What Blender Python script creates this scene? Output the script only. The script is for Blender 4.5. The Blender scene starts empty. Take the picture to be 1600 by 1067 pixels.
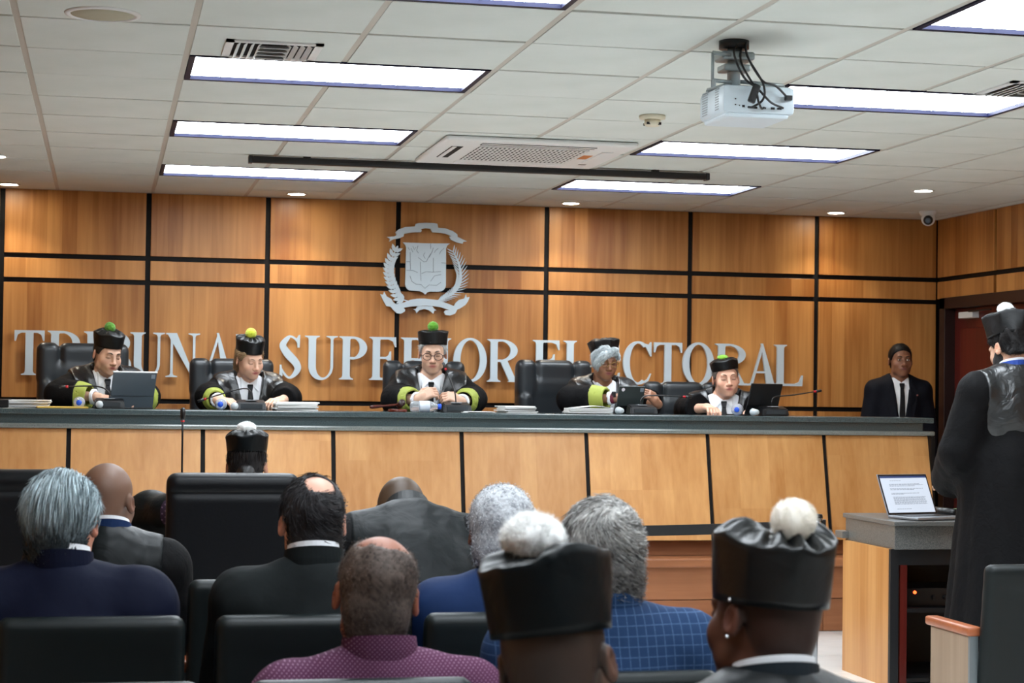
import bpy, bmesh, math, random
import numpy as np
from mathutils import Vector, Matrix, Euler

random.seed(7); RNG = np.random.default_rng(7)
C = bpy.context.scene.collection
PI = math.pi
CAM_Z = 1.38; FPX = 2966.9; YAW, PITCH, ROLL = .211, .0271, .0133
H = 2.671                      # ceiling height
TS = .61                       # ceiling module
X0 = .2856 - 2*TS              # grid line 0
Y0 = 6.798                     # grid row 0
WY = 12.76; WXR = 5.88; WXL = -1.75; WYB = -4.5
ZP = .43                       # platform height
ZB = 1.26                      # bench top

# ---------------------------------------------------------------- camera, world, exposure
cy, sy = math.cos(YAW), math.sin(YAW)
_r = Vector((cy, -sy, 0)); _f = Vector((sy, cy, 0)); _u = Vector((0, 0, 1))
CF = _f*math.cos(PITCH) + _u*math.sin(PITCH); _u2 = -_f*math.sin(PITCH) + _u*math.cos(PITCH)
CR = _r*math.cos(ROLL) + _u2*math.sin(ROLL); CU = -_r*math.sin(ROLL) + _u2*math.cos(ROLL)
cam_d = bpy.data.cameras.new('camera'); cam = bpy.data.objects.new('camera', cam_d); C.objects.link(cam)
M = Matrix((CR, CU, -CF)).transposed().to_4x4(); M.translation = (0, 0, CAM_Z); cam.matrix_world = M
cam_d.sensor_width = 36; cam_d.lens = FPX*36/1600; cam_d.clip_start = .05
cam_d.dof.use_dof = True; cam_d.dof.focus_distance = 8.0; cam_d.dof.aperture_fstop = 8.5
bpy.context.scene.camera = cam
world = bpy.data.worlds.new('world'); bpy.context.scene.world = world; world.use_nodes = True
world.node_tree.nodes['Background'].inputs[0].default_value = (.8, .85, .9, 1)
world.node_tree.nodes['Background'].inputs[1].default_value = .05
vs = bpy.context.scene.view_settings
vs.view_transform = 'Standard'; vs.look = 'None'; vs.gamma = 1; vs.use_curve_mapping = False
vs.exposure = 1.08
PANEL_EMIT = 10.0; SPOT_W = 14.0

def at(px, py, Y):             # point of the vertical plane Y seen at a place of the 1600x1067 frame
    d = CF + CR*((px-800)/FPX) + CU*((533.5-py)/FPX)
    p = d*(Y/d.y); return Vector((p.x, Y, p.z+CAM_Z))
def ax(px, Y, py=600): return at(px, py, Y).x
def az(px, py, Y): return at(px, py, Y).z

# ---------------------------------------------------------------- materials
def lin(c):
    return tuple(((v/255)/12.92 if v/255 <= .04045 else ((v/255+.055)/1.055)**2.4) for v in c)
MATS = {}
def mat(name, col, rough=.5, metal=0., spec=.5, bump=None, mix=None, coat=0., sheen=0., emit=None, vcol=False, alpha=None, trans=0., aniso=0.):
    if name in MATS: return MATS[name]
    m = bpy.data.materials.new(name); m.use_nodes = True; nt = m.node_tree; b = nt.nodes['Principled BSDF']
    c = lin(col) + (1,)
    b.inputs['Base Color'].default_value = c; b.inputs['Roughness'].default_value = rough; b.inputs['Metallic'].default_value = metal
    b.inputs['Specular IOR Level'].default_value = spec; b.inputs['Coat Weight'].default_value = coat
    b.inputs['Sheen Weight'].default_value = sheen; b.inputs['Transmission Weight'].default_value = trans
    tc = nt.nodes.new('ShaderNodeTexCoord')
    if emit:
        b.inputs['Emission Color'].default_value = lin(emit[0]) + (1,); b.inputs['Emission Strength'].default_value = emit[1]
    if vcol:
        a = nt.nodes.new('ShaderNodeVertexColor'); a.layer_name = 'Col'; nt.links.new(a.outputs[0], b.inputs['Base Color'])
    if mix:                    # (second colour, noise scale[, stretch])
        n = nt.nodes.new('ShaderNodeTexNoise'); n.inputs['Scale'].default_value = mix[1]; n.inputs['Detail'].default_value = 5
        mp = nt.nodes.new('ShaderNodeMapping'); nt.links.new(tc.outputs['Object'], mp.inputs[0])
        if len(mix) > 2: mp.inputs['Scale'].default_value = mix[2]
        nt.links.new(mp.outputs[0], n.inputs['Vector'])
        x = nt.nodes.new('ShaderNodeMix'); x.data_type = 'RGBA'; x.inputs[6].default_value = c; x.inputs[7].default_value = lin(mix[0]) + (1,)
        mr = nt.nodes.new('ShaderNodeMapRange'); mr.inputs[1].default_value = .35; mr.inputs[2].default_value = .65
        nt.links.new(n.outputs[0], mr.inputs[0]); nt.links.new(mr.outputs[0], x.inputs[0]); nt.links.new(x.outputs[2], b.inputs['Base Color'])
    if bump:                   # (scale, strength, distance[, distortion])
        n = nt.nodes.new('ShaderNodeTexNoise'); n.inputs['Scale'].default_value = bump[0]; n.inputs['Detail'].default_value = 3
        if len(bump) > 3: n.inputs['Distortion'].default_value = bump[3]
        nt.links.new(tc.outputs['Object'], n.inputs['Vector'])
        bp = nt.nodes.new('ShaderNodeBump'); bp.inputs['Strength'].default_value = bump[1]; bp.inputs['Distance'].default_value = bump[2]
        nt.links.new(n.outputs[0], bp.inputs['Height']); nt.links.new(bp.outputs[0], b.inputs['Normal'])
    MATS[name] = m; return m

def wood(name, c1, c2, rough=.35, sc=1.0, vertical=True, mott=.35, strips=0.):
    m = bpy.data.materials.new(name); m.use_nodes = True; nt = m.node_tree; b = nt.nodes['Principled BSDF']; L = nt.links.new
    tc = nt.nodes.new('ShaderNodeTexCoord'); oi = nt.nodes.new('ShaderNodeObjectInfo')
    ad = nt.nodes.new('ShaderNodeVectorMath'); ad.operation = 'MULTIPLY_ADD'
    cx = nt.nodes.new('ShaderNodeCombineXYZ')
    for i in range(3): L(oi.outputs['Random'], cx.inputs[i])
    ad.inputs[1].default_value = (37, 53, 29); L(cx.outputs[0], ad.inputs[0]); L(tc.outputs['Object'], ad.inputs[2])
    def noise(scale, stretch, det=5, dist=0.):
        mp = nt.nodes.new('ShaderNodeMapping'); mp.inputs['Scale'].default_value = stretch; L(ad.outputs[0], mp.inputs[0])
        n = nt.nodes.new('ShaderNodeTexNoise'); n.inputs['Scale'].default_value = scale; n.inputs['Detail'].default_value = det
        n.inputs['Distortion'].default_value = dist; L(mp.outputs[0], n.inputs['Vector']); return n
    st = (1, 1, .045) if vertical else (.045, 1, 1)
    st2 = (1, 1, .10) if vertical else (.1, 1, 1)
    a = noise(34*sc, st, 6, .3); d = noise(6*sc, st2, 3, .25); e = noise(1.7, (1, 1, .6), 2)
    m1 = nt.nodes.new('ShaderNodeMix'); m1.inputs[0].default_value = .55; L(a.outputs[0], m1.inputs[2]); L(d.outputs[0], m1.inputs[3])
    m2 = nt.nodes.new('ShaderNodeMix'); m2.inputs[0].default_value = mott; L(m1.outputs[0], m2.inputs[2]); L(e.outputs[0], m2.inputs[3])
    if strips:                 # veneer leaves of differing tone, side by side
        fl = nt.nodes.new('ShaderNodeVectorMath'); fl.operation = 'MULTIPLY'; fl.inputs[1].default_value = (10.5, 10.5, 0); L(ad.outputs[0], fl.inputs[0])
        f2 = nt.nodes.new('ShaderNodeVectorMath'); f2.operation = 'FLOOR'; L(fl.outputs[0], f2.inputs[0])
        wn = nt.nodes.new('ShaderNodeTexWhiteNoise'); L(f2.outputs[0], wn.inputs['Vector'])
        m3 = nt.nodes.new('ShaderNodeMapRange'); m3.inputs[3].default_value = -strips; m3.inputs[4].default_value = strips; L(wn.outputs['Value'], m3.inputs[0])
        m4 = nt.nodes.new('ShaderNodeMath'); m4.operation = 'ADD'; L(m2.outputs[0], m4.inputs[0]); L(m3.outputs[0], m4.inputs[1]); m2 = m4
    cr = nt.nodes.new('ShaderNodeValToRGB'); cr.color_ramp.elements[0].position = .36; cr.color_ramp.elements[1].position = .64
    cr.color_ramp.elements[0].color = lin(c1) + (1,); cr.color_ramp.elements[1].color = lin(c2) + (1,)
    L(m2.outputs[0], cr.inputs[0])
    hs = nt.nodes.new('ShaderNodeHueSaturation'); mr = nt.nodes.new('ShaderNodeMapRange'); mr.inputs[3].default_value = .9; mr.inputs[4].default_value = 1.08
    L(oi.outputs['Random'], mr.inputs[0]); L(mr.outputs[0], hs.inputs['Value']); L(cr.outputs[0], hs.inputs['Color']); L(hs.outputs[0], b.inputs['Base Color'])
    b.inputs['Roughness'].default_value = rough; b.inputs['Specular IOR Level'].default_value = .4
    MATS[name] = m; return m

M_WALLW = wood('wall_veneer', (150, 92, 40), (202, 142, 79), .38, strips=.075)
M_BENCHW = wood('bench_veneer', (178, 122, 66), (208, 156, 98), .34, strips=.05)
M_REDW = wood('platform_wood', (128, 78, 48), (164, 108, 72), .4, vertical=False)
M_DARKRED = wood('mahogany', (72, 20, 15), (100, 30, 22), .35)
M_ARMW = wood('arm_cap_wood', (150, 82, 50), (182, 108, 70), .3, vertical=False)
M_LAM = wood('oak_laminate', (142, 118, 96), (176, 152, 128), .45)
M_DOORF = mat('dark_door_frame', (40, 20, 17), .4)
M_SEAM = mat('black_reveal', (13, 10, 9), .6, spec=.2)
M_TILE = mat('ceiling_tile', (216, 222, 218), .9, spec=.2, bump=(220, .15, .002), mix=((209, 216, 211), 3))
M_TEE = mat('ceiling_tee', (186, 183, 174), .5)
M_DARKGAP = mat('plenum_dark', (18, 18, 20), .9)
M_WHITE = mat('white_plastic', (225, 228, 228), .4)
M_WALLP = mat('cream_wall_paint', (205, 200, 188), .8)
M_GRAN = mat('dark_granite', (48, 60, 63), .22, mix=((74, 88, 90), 260), spec=.6)
M_GRANE = mat('polished_granite_edge', (96, 104, 102), .18, mix=((124, 130, 126), 260), spec=.8)
M_GRAN2 = mat('grey_speckled_granite', (72, 74, 74), .3, mix=((120, 120, 116), 300), spec=.6)
M_SILV = mat('brushed_aluminium_letter', (196, 208, 214), .45, metal=.15, bump=(300, .05, .001))
M_ENGR = mat('engraved_line', (120, 132, 142), .5)
M_BLKP = mat('black_plastic', (20, 21, 23), .35)
M_BLKM = mat('black_matte_metal', (16, 17, 20), .5)
M_CHROME = mat('chrome', (210, 212, 215), .12, metal=1.)
M_LEATHER = mat('black_leather', (28, 33, 37), .36, bump=(160, .15, .001), spec=.6)
M_LEATHM = mat('black_leather_matte', (9, 11, 15), .42, bump=(90, .2, .002), spec=.25)
M_VINYL = mat('charcoal_vinyl_seat', (17, 24, 25), .42, bump=(420, .2, .001), spec=.28)
M_ROBE = mat('black_robe_cloth', (10, 10, 12), .7, sheen=.0, bump=(26, .35, .01, 1.), spec=.12)
M_SATIN = mat('black_satin', (14, 18, 21), .36, bump=(12, .6, .014, 1.2), spec=.75)
M_SATIN2 = mat('dark_green_black_satin', (10, 15, 17), .42, bump=(8, .45, .014, 1.0), spec=.16)
M_HAT = mat('black_satin_cap_cloth', (10, 12, 14), .40, bump=(12, .3, .01, 1.0), spec=.35)
M_SHIRT = mat('white_shirt_cloth', (232, 234, 238), .7, bump=(40, .2, .004))
M_TIE = mat('black_tie_cloth', (12, 12, 16), .5, spec=.25)
M_LIME = mat('lime_green_cuff_cloth', (150, 160, 66), .65, bump=(30, .3, .006))
M_PAPER = mat('white_paper', (236, 237, 236), .7)
M_PAPERE = mat('paper_edges', (222, 222, 220), .8, bump=(900, .5, .002))
M_YELF = mat('yellow_folder', (214, 176, 78), .6)
M_GOLD = mat('thin_gold_frame', (180, 150, 90), .25, metal=.9)
M_CLEAR = mat('clear_plastic', (240, 244, 248), .08, trans=.75, spec=.6)
M_BLUECAP = mat('blue_cap', (24, 84, 210), .4)
M_RED = mat('red_ring', (196, 30, 40), .4)
M_FLOOR = mat('off_white_floor_tile', (232, 232, 228), .15, spec=.5, mix=((226, 226, 222), 5))

# ---------------------------------------------------------------- object helpers
def tag(o, label=None, cat=None, group=None, kind=None):
    if label: o['label'] = label
    if cat: o['category'] = cat
    if group: o['group'] = group
    if kind: o['kind'] = kind
    return o
def empty(name, loc=(0, 0, 0), rz=0, label=None, cat=None, group=None, kind=None):
    o = bpy.data.objects.new(name, None); C.objects.link(o); o.location = loc; o.rotation_euler = (0, 0, rz)
    o.empty_display_size = .1
    return tag(o, label, cat, group, kind)
def link(name, me, m=None, parent=None, smooth=False):
    o = bpy.data.objects.new(name, me); C.objects.link(o)
    if m: me.materials.append(m)
    if parent: o.parent = parent
    if smooth: me.polygons.foreach_set('use_smooth', [True]*len(me.polygons))
    return o
def obj(name, bm, m=None, parent=None, smooth=False):
    bmesh.ops.recalc_face_normals(bm, faces=bm.faces)
    me = bpy.data.meshes.new(name); bm.to_mesh(me); bm.free()
    return link(name, me, m, parent, smooth)
def auto(o, ang=40):           # smooth with sharp edges over an angle
    me = o.data; me.polygons.foreach_set('use_smooth', [True]*len(me.polygons))
    me.set_sharp_from_angle(angle=math.radians(ang)); return o
def B(): return bmesh.new()
def box(bm, x0, x1, y0, y1, z0, z1, bev=0., seg=2, mtx=None):
    r = bmesh.ops.create_cube(bm, size=1)
    vs_ = r['verts']
    for v in vs_:
        v.co = Vector(((x0+x1)/2 + v.co.x*(x1-x0), (y0+y1)/2 + v.co.y*(y1-y0), (z0+z1)/2 + v.co.z*(z1-z0)))
    if bev:
        es = list({e for v in vs_ for e in v.link_edges})
        r = bmesh.ops.bevel(bm, geom=es, offset=bev, segments=seg, affect='EDGES', profile=.5)
        vs_ = list({v for f in r['faces'] for v in f.verts} | {v for v in vs_ if v.is_valid})
    if mtx: bmesh.ops.transform(bm, matrix=mtx, verts=[v for v in vs_ if v.is_valid])
    return bm
def cyl(bm, p, q, r0, r1=None, n=16, cap=True):
    p = Vector(p); q = Vector(q); r1 = r0 if r1 is None else r1; d = q-p
    if d.length < 1e-7: return bm
    m = Matrix.Translation((p+q)/2) @ d.to_track_quat('Z', 'Y').to_matrix().to_4x4()
    bmesh.ops.create_cone(bm, cap_ends=cap, segments=n, radius1=max(r0, 1e-5), radius2=max(r1, 1e-5), depth=d.length, matrix=m); return bm
def tube(bm, pts, rad, n=8):   # one smooth tube through points
    pts = [Vector(p) for p in pts]
    rads = rad if isinstance(rad, (list, tuple)) else [rad]*len(pts)
    rings = []; up = Vector((.13, .21, 1)).normalized()
    for i, p in enumerate(pts):
        t = (pts[min(i+1, len(pts)-1)] - pts[max(i-1, 0)]).normalized()
        if abs(t.dot(up)) > .95: up2 = Vector((1, .1, 0))
        else: up2 = up
        a = t.cross(up2).normalized(); b = t.cross(a).normalized()
        rings.append([bm.verts.new(p + (a*math.cos(2*PI*k/n) + b*math.sin(2*PI*k/n))*rads[i]) for k in range(n)])
    for i in range(len(rings)-1):
        # align rings to avoid twist
        best = min(range(n), key=lambda s: sum((rings[i][k].co - rings[i+1][(k+s) % n].co).length for k in range(n)))
        rings[i+1] = rings[i+1][best:] + rings[i+1][:best]
        for k in range(n): bm.faces.new((rings[i][k], rings[i][(k+1) % n], rings[i+1][(k+1) % n], rings[i+1][k]))
    bm.faces.new(rings[0][::-1]); bm.faces.new(rings[-1]); return bm
def spline(pts, n=6):          # Catmull-Rom
    pts = [Vector(p) for p in pts]; P = [pts[0]*2-pts[1]] + pts + [pts[-1]*2-pts[-2]]; out = []
    for i in range(1, len(P)-2):
        for k in range(n):
            t = k/n; a, b, c, d = P[i-1], P[i], P[i+1], P[i+2]
            out.append(.5*((2*b) + (c-a)*t + (2*a-5*b+4*c-d)*t*t + (-a+3*b-3*c+d)*t**3))
    out.append(pts[-1]); return out
def lathe(bm, prof, n=24, mtx=None):
    rings = []
    for r, z in prof: rings.append([bm.verts.new((r*math.cos(2*PI*k/n), r*math.sin(2*PI*k/n), z)) for k in range(n)])
    fs = []
    for i in range(len(rings)-1):
        for k in range(n): fs.append(bm.faces.new((rings[i][k], rings[i][(k+1) % n], rings[i+1][(k+1) % n], rings[i+1][k])))
    bm.faces.new(rings[0][::-1]); bm.faces.new(rings[-1])
    if mtx: bmesh.ops.transform(bm, matrix=mtx, verts=[v for g in rings for v in g])
    return bm
def ext(bm, poly, f, d0, d1):  # poly: 2D points; f(u, v, depth) -> 3D
    a = [bm.verts.new(f(u, v, d0)) for u, v in poly]; b = [bm.verts.new(f(u, v, d1)) for u, v in poly]
    try: bm.faces.new(a); bm.faces.new(b[::-1])
    except ValueError: pass
    n = len(poly)
    for i in range(n): bm.faces.new((a[i], a[(i+1) % n], b[(i+1) % n], b[i]))
    return bm
def children(o): return list(o.children)
def copy_tree(o, parent=None):
    c = o.copy(); C.objects.link(c)
    if parent: c.parent = parent
    for ch in list(o.children): copy_tree(ch, c)
    return c

# ---------------------------------------------------------------- signed-distance modeller with surface nets
def npv(v): return np.array(v, dtype=np.float32)
class Field:
    def __init__(s, lo, hi, h, fine=(), hf=.004):
        s.ax = []
        for a in range(3):
            t = [lo[a]]; iv = [(f[0][a], f[1][a]) for f in fine]
            while t[-1] < hi[a]:
                c = t[-1]
                inside = any(u-1e-6 <= c < w for u, w in iv)
                step = hf if inside else h
                if not inside:
                    nx = [u for u, w in iv if u > c]
                    if nx: step = min(step, max(min(nx)-c, hf))
                t.append(c+step)
            s.ax.append(np.array(t, dtype=np.float32))
        s.v = np.full([len(t) for t in s.ax], .5, dtype=np.float32)
    def op(s, fn, lo, hi, k=.02, mode='u', pad=.02):
        sl = []
        for a in range(3):
            i0 = np.searchsorted(s.ax[a], lo[a]-k-pad); i1 = np.searchsorted(s.ax[a], hi[a]+k+pad)
            if i1 <= i0: return
            sl.append(slice(i0, i1))
        X = s.ax[0][sl[0]][:, None, None]; Y = s.ax[1][sl[1]][None, :, None]; Z = s.ax[2][sl[2]][None, None, :]
        d = fn(X, Y, Z); v = s.v[tuple(sl)]
        if mode == 'u':
            h_ = np.maximum(k-np.abs(v-d), 0)/max(k, 1e-6); s.v[tuple(sl)] = np.minimum(v, d) - h_*h_*k*.25
        elif mode == 's':
            d = -d; h_ = np.maximum(k-np.abs(v-d), 0)/max(k, 1e-6); s.v[tuple(sl)] = np.maximum(v, d) + h_*h_*k*.25
        elif mode == 'i':
            s.v[tuple(sl)] = np.maximum(v, d)
        elif mode == 'a': s.v[tuple(sl)] = v + d
    def cone(s, a, b, ra, rb, k=.02, mode='u'):
        a = npv(a); b = npv(b); d = b-a; L2 = float((d*d).sum()) + 1e-9; r = max(ra, rb)
        def fn(X, Y, Z):
            t = np.clip(((X-a[0])*d[0] + (Y-a[1])*d[1] + (Z-a[2])*d[2])/L2, 0, 1)
            return np.sqrt((X-a[0]-t*d[0])**2 + (Y-a[1]-t*d[1])**2 + (Z-a[2]-t*d[2])**2) - (ra + (rb-ra)*t)
        s.op(fn, np.minimum(a, b)-r, np.maximum(a, b)+r, k, mode)
    def cylf(s, a, b, ra, rb, k=.01, mode='u', th=None):   # flat-ended, th = wall thickness
        a = npv(a); b = npv(b); d = b-a; L = math.sqrt(float((d*d).sum())); d = d/L; r = max(ra, rb)
        def fn(X, Y, Z):
            t = (X-a[0])*d[0] + (Y-a[1])*d[1] + (Z-a[2])*d[2]
            rr = np.sqrt(np.maximum((X-a[0]-t*d[0])**2 + (Y-a[1]-t*d[1])**2 + (Z-a[2]-t*d[2])**2, 0)) - (ra + (rb-ra)*np.clip(t/L, 0, 1))
            if th: rr = np.abs(rr) - th
            return np.maximum(rr, np.abs(t-L/2)-L/2)
        s.op(fn, np.minimum(a, b)-r, np.maximum(a, b)+r, k, mode)
    def ell(s, c, r, R=None, k=.02, mode='u'):
        c = npv(c); R = np.eye(3, dtype=np.float32) if R is None else npv(R); m = max(r)
        def fn(X, Y, Z):
            x, y, z = X-c[0], Y-c[1], Z-c[2]
            q = [(x*R[0, i] + y*R[1, i] + z*R[2, i]) for i in range(3)]
            k0 = np.sqrt((q[0]/r[0])**2 + (q[1]/r[1])**2 + (q[2]/r[2])**2) + 1e-6
            k1 = np.sqrt((q[0]/r[0]**2)**2 + (q[1]/r[1]**2)**2 + (q[2]/r[2]**2)**2) + 1e-6
            return k0*(k0-1)/k1
        s.op(fn, c-m, c+m, k, mode)
    def rbox(s, c, half, rr, R=None, k=.02, mode='u'):
        c = npv(c); R = np.eye(3, dtype=np.float32) if R is None else npv(R); m = math.sqrt(sum(v*v for v in half))
        def fn(X, Y, Z):
            x, y, z = X-c[0], Y-c[1], Z-c[2]
            q = [np.abs(x*R[0, i] + y*R[1, i] + z*R[2, i]) - (half[i]-rr) for i in range(3)]
            o = np.sqrt(sum(np.maximum(a, 0)**2 for a in q)); return o + np.minimum(np.maximum(np.maximum(q[0], q[1]), q[2]), 0) - rr
        s.op(fn, c-m, c+m, k, mode)
    def loc(s, fn, c, R, mode='s', k=.004):                # fn(x, y, z) of local coordinates, over the whole grid
        c = npv(c); R = npv(R)
        def g(X, Y, Z):
            x, y, z = X-c[0], Y-c[1], Z-c[2]
            return fn(x*R[0, 0]+y*R[1, 0]+z*R[2, 0], x*R[0, 1]+y*R[1, 1]+z*R[2, 1], x*R[0, 2]+y*R[1, 2]+z*R[2, 2])
        s.op(g, [t[0] for t in s.ax], [t[-1] for t in s.ax], k, mode)
    def mesh(s, name, colf=None):
        v = s.v; v[0] = v[-1] = .5; v[:, 0] = v[:, -1] = .5; v[:, :, 0] = v[:, :, -1] = .5
        nx, ny, nz = v.shape; ins = v < 0
        cid = []; pos = []; edges = []
        S = (ny*nz, nz, 1)
        for a in range(3):
            s0 = [slice(None)]*3; s1 = [slice(None)]*3; s0[a] = slice(0, -1); s1[a] = slice(1, None)
            i, j, k = np.nonzero(ins[tuple(s0)] != ins[tuple(s1)])
            I = [i, j, k]; J = [i.copy(), j.copy(), k.copy()]; J[a] += 1
            va = v[i, j, k]; vb = v[J[0], J[1], J[2]]; t = va/(va-vb)
            p = np.stack([s.ax[b][I[b]] for b in range(3)], 1); p[:, a] += t*(s.ax[a][J[a]]-s.ax[a][I[a]])
            b, c = (a+1) % 3, (a+2) % 3
            base = i*S[0]+j*S[1]+k*S[2]
            cells = np.stack([base-S[b]-S[c], base-S[c], base, base-S[b]], 1)      # ring of four cells round the edge
            flip = va < 0
            q = np.where(flip[:, None], cells, cells[:, ::-1]); edges.append(q)
            for m_ in range(4): cid.append(cells[:, m_]); pos.append(p)
        cid = np.concatenate(cid); pos = np.concatenate(pos); q = np.concatenate(edges)
        u, inv = np.unique(cid, return_inverse=True); inv = inv.ravel()
        cnt = np.bincount(inv); P = np.stack([np.bincount(inv, pos[:, a])/cnt for a in range(3)], 1)
        F = np.searchsorted(u, q)
        me = bpy.data.meshes.new(name); n = len(P); f = len(F)
        me.vertices.add(n); me.vertices.foreach_set('co', P.astype(np.float32).ravel())
        me.loops.add(f*4); me.loops.foreach_set('vertex_index', F.astype(np.int32).ravel())
        me.polygons.add(f); me.polygons.foreach_set('loop_start', np.arange(0, f*4, 4, dtype=np.int32)); me.polygons.foreach_set('loop_total', np.full(f, 4, dtype=np.int32))
        me.polygons.foreach_set('use_smooth', np.ones(f, dtype=bool)); me.update(calc_edges=True)
        if colf is not None:
            col = np.ones((n, 4), dtype=np.float32); col[:, :3] = colf(P.astype(np.float32))
            at_ = me.color_attributes.new('Col', 'FLOAT_COLOR', 'POINT'); at_.data.foreach_set('color', col.ravel())
        return me, P
_W = RNG.normal(size=(12, 3)); _PH = RNG.uniform(0, 6.28, 12)
def wob(X, Y, Z, f, seed=0, n=5):
    o = 0
    for i in range(n):
        w = _W[(i+seed) % 12]; w = w/np.linalg.norm(w); g = f*(.7+.25*i)
        o = o + np.sin(g*(w[0]*X+w[1]*Y+w[2]*Z) + _PH[(i+seed*3) % 12] + 1.3*np.sin(g*.45*(w[1]*X+w[2]*Y+w[0]*Z)))
    return o/n

def ribbons(name, roots, dirs, lens, widths, m, parent, cols=None, bend=None):
    """many short tapering ribbons as one mesh"""
    n = len(roots); dirs = dirs/np.linalg.norm(dirs, axis=1, keepdims=True)
    rnd = RNG.normal(size=(n, 3)); side = np.cross(dirs, rnd); side /= np.linalg.norm(side, axis=1, keepdims=True)
    L = lens[:, None]; w = widths[:, None]
    b = bend if bend is not None else RNG.normal(size=(n, 3))*.15
    mid = roots + dirs*L*.5 + b*L*.25; tip = roots + dirs*L + b*L
    P = np.stack([roots-side*w, roots+side*w, mid+side*w*.8, mid-side*w*.8, tip], 1).reshape(-1, 3)
    i = np.arange(n)*5
    li = np.stack([i, i+1, i+2, i+3, i+3, i+2, i+4], 1).ravel().astype(np.int32)
    me = bpy.data.meshes.new(name); me.vertices.add(n*5); me.vertices.foreach_set('co', P.astype(np.float32).ravel())
    me.loops.add(n*7); me.loops.foreach_set('vertex_index', li); me.polygons.add(n*2)
    st = np.stack([np.arange(n)*7, np.arange(n)*7+4], 1).ravel().astype(np.int32); me.polygons.foreach_set('loop_start', st)
    me.polygons.foreach_set('loop_total', np.tile(np.array([4, 3], dtype=np.int32), n)); me.update(calc_edges=True)
    if cols is not None:
        c = np.ones((n*5, 4), dtype=np.float32); c[:, :3] = np.repeat(cols, 5, axis=0)
        a = me.color_attributes.new('Col', 'FLOAT_COLOR', 'POINT'); a.data.foreach_set('color', c.ravel())
    return link(name, me, m, parent)
# ================================================================ THE SETTING
st = 'structure'
def slab(name, x0, x1, y0, y1, z0, z1, m, parent=None, bev=0.):
    return obj(name, box(B(), x0, x1, y0, y1, z0, z1, bev), m, parent)
floor = tag(slab('floor', WXL-.1, WXR+.1, WYB-.1, WY+.1, -.12, -.004, M_SEAM), kind=st)
floor['label'] = 'glossy off-white tiled courtroom floor'
me_t = None
for i in range(-3, 10):
    for k in range(0, 22):
        x0 = i*.6; y0 = k*.6
        if x0 < WXL+.01 or x0+.6 > WXR-.01 or y0+.6 > WY: continue
        if me_t is None:
            o = slab('floor_tile', .002, .598, .002, .598, -.004, 0, M_FLOOR, floor); me_t = o.data
        else:
            o = bpy.data.objects.new('floor_tile', me_t); C.objects.link(o); o.parent = floor
        o.location = (x0, y0, 0)
rest = slab('floor_margin', WXL, WXR, WYB, -.0, -.004, 0, M_FLOOR, floor); rest['kind'] = 'stuff'
slab('floor_margin', WXR-.5, WXR, 0, WY, -.004, -.0005, M_FLOOR, floor)['kind'] = 'stuff'

# back wall, veneer panels with black reveals
wall = tag(slab('wall_back', WXL-.1, WXR+.1, WY, WY+.15, 0, H+.3, M_SEAM), kind=st)
seams = [-1.61, -.67, .265, 1.05, 1.93, 2.965, 4.0, 4.94]
zl = [ZP+.0, 1.2935, 2.074, 2.234, H-.004]
g = .017
xs = [WXL] + seams + [WXR-.01]
for a in range(len(xs)-1):
    for b in range(len(zl)-1):
        slab('panel', xs[a]+g, xs[a+1]-g, WY-.018, WY+.001, zl[b]+(g if b else 0), zl[b+1]-(g*.9 if b < 3 else 0), M_WALLW, wall, .0015)
slab('panel', 4.94+g, WXR-.01, WY-.018, WY+.001, .1, ZP-.02, M_WALLW, wall)
# right wall
wr = tag(slab('wall_right', WXR, WXR+.15, WYB, 11.0, 0, H+.3, M_SEAM), kind=st)
slab('wall_section', WXR+.09, WXR+.15, 11.0, WY, 0, H+.3, M_SEAM, wr)
slab('wall_section', WXR, WXR+.03, 11.0, WY-.0, 2.08, H+.3, M_SEAM, wr)
ys = [WY-.02, 11.83, 10.9, 9.97, 9.04, 8.1, 7.17, 6.24, 5.3, 4.4, 3.4, 2.4, 1.4, 0, -1.5, -3, WYB+.02]
for a in range(len(ys)-1):
    y1, y0 = ys[a], ys[a+1]
    for b in range(len(zl)-1):
        z0 = zl[b] if b else .1
        if a < 2 and b < 2: continue
        if a < 2 and b == 2: z0 = 2.08
        slab('panel', WXR-.018, WXR+.001, y0+g, y1-(g if a else 0), z0+(g if b else 0), zl[b+1]-(g*.9 if b < 3 else 0), M_WALLW, wr, .0015)
# door in the right wall
door = tag(empty('door_1', (WXR, 11.8, 0)), kind=st); door['label'] = 'dark mahogany panelled door in the right wall'
def dpart(n, *a, m=M_DARKRED, bev=.004):
    o = obj(n, box(B(), *a, bev), m, door); return o
dpart('door_frame', -.035, .06, .78, .87, 0, 2.10, m=M_DOORF); dpart('door_frame', -.035, .06, -.92, -.83, 0, 2.10, m=M_DOORF); dpart('door_frame', -.035, .06, -.92, .87, 2.02, 2.10, m=M_DOORF)
dpart('door_leaf', .045, .085, -.83, .78, 0, 2.02)
for y0, y1 in ((-.72, -.1), (.05, .67)):
    for z0, z1 in ((.15, .95), (1.08, 1.88)): dpart('door_panel', .032, .05, y0, y1, z0, z1, bev=.01)
dpart('door_closer', -.005, .05, .40, .62, 1.945, 1.99, m=M_WHITE); dpart('closer_arm', -.02, -.005, .1, .44, 1.985, 1.995, m=M_BLKM)
bmh = B(); cyl(bmh, (.0, -.02, 1.0), (.045, -.02, 1.0), .012); cyl(bmh, (.0, -.02, 1.0), (.0, .1, 1.0), .01); obj('door_handle', bmh, M_CHROME, door, True)
# left and rear walls
tag(slab('wall_left', WXL-.15, WXL, WYB, WY, 0, H+.3, M_WALLW), kind=st)
tag(slab('wall_rear', WXL-.1, WXR+.1, WYB-.15, WYB, 0, H+.3, M_WALLP), kind=st)

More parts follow.
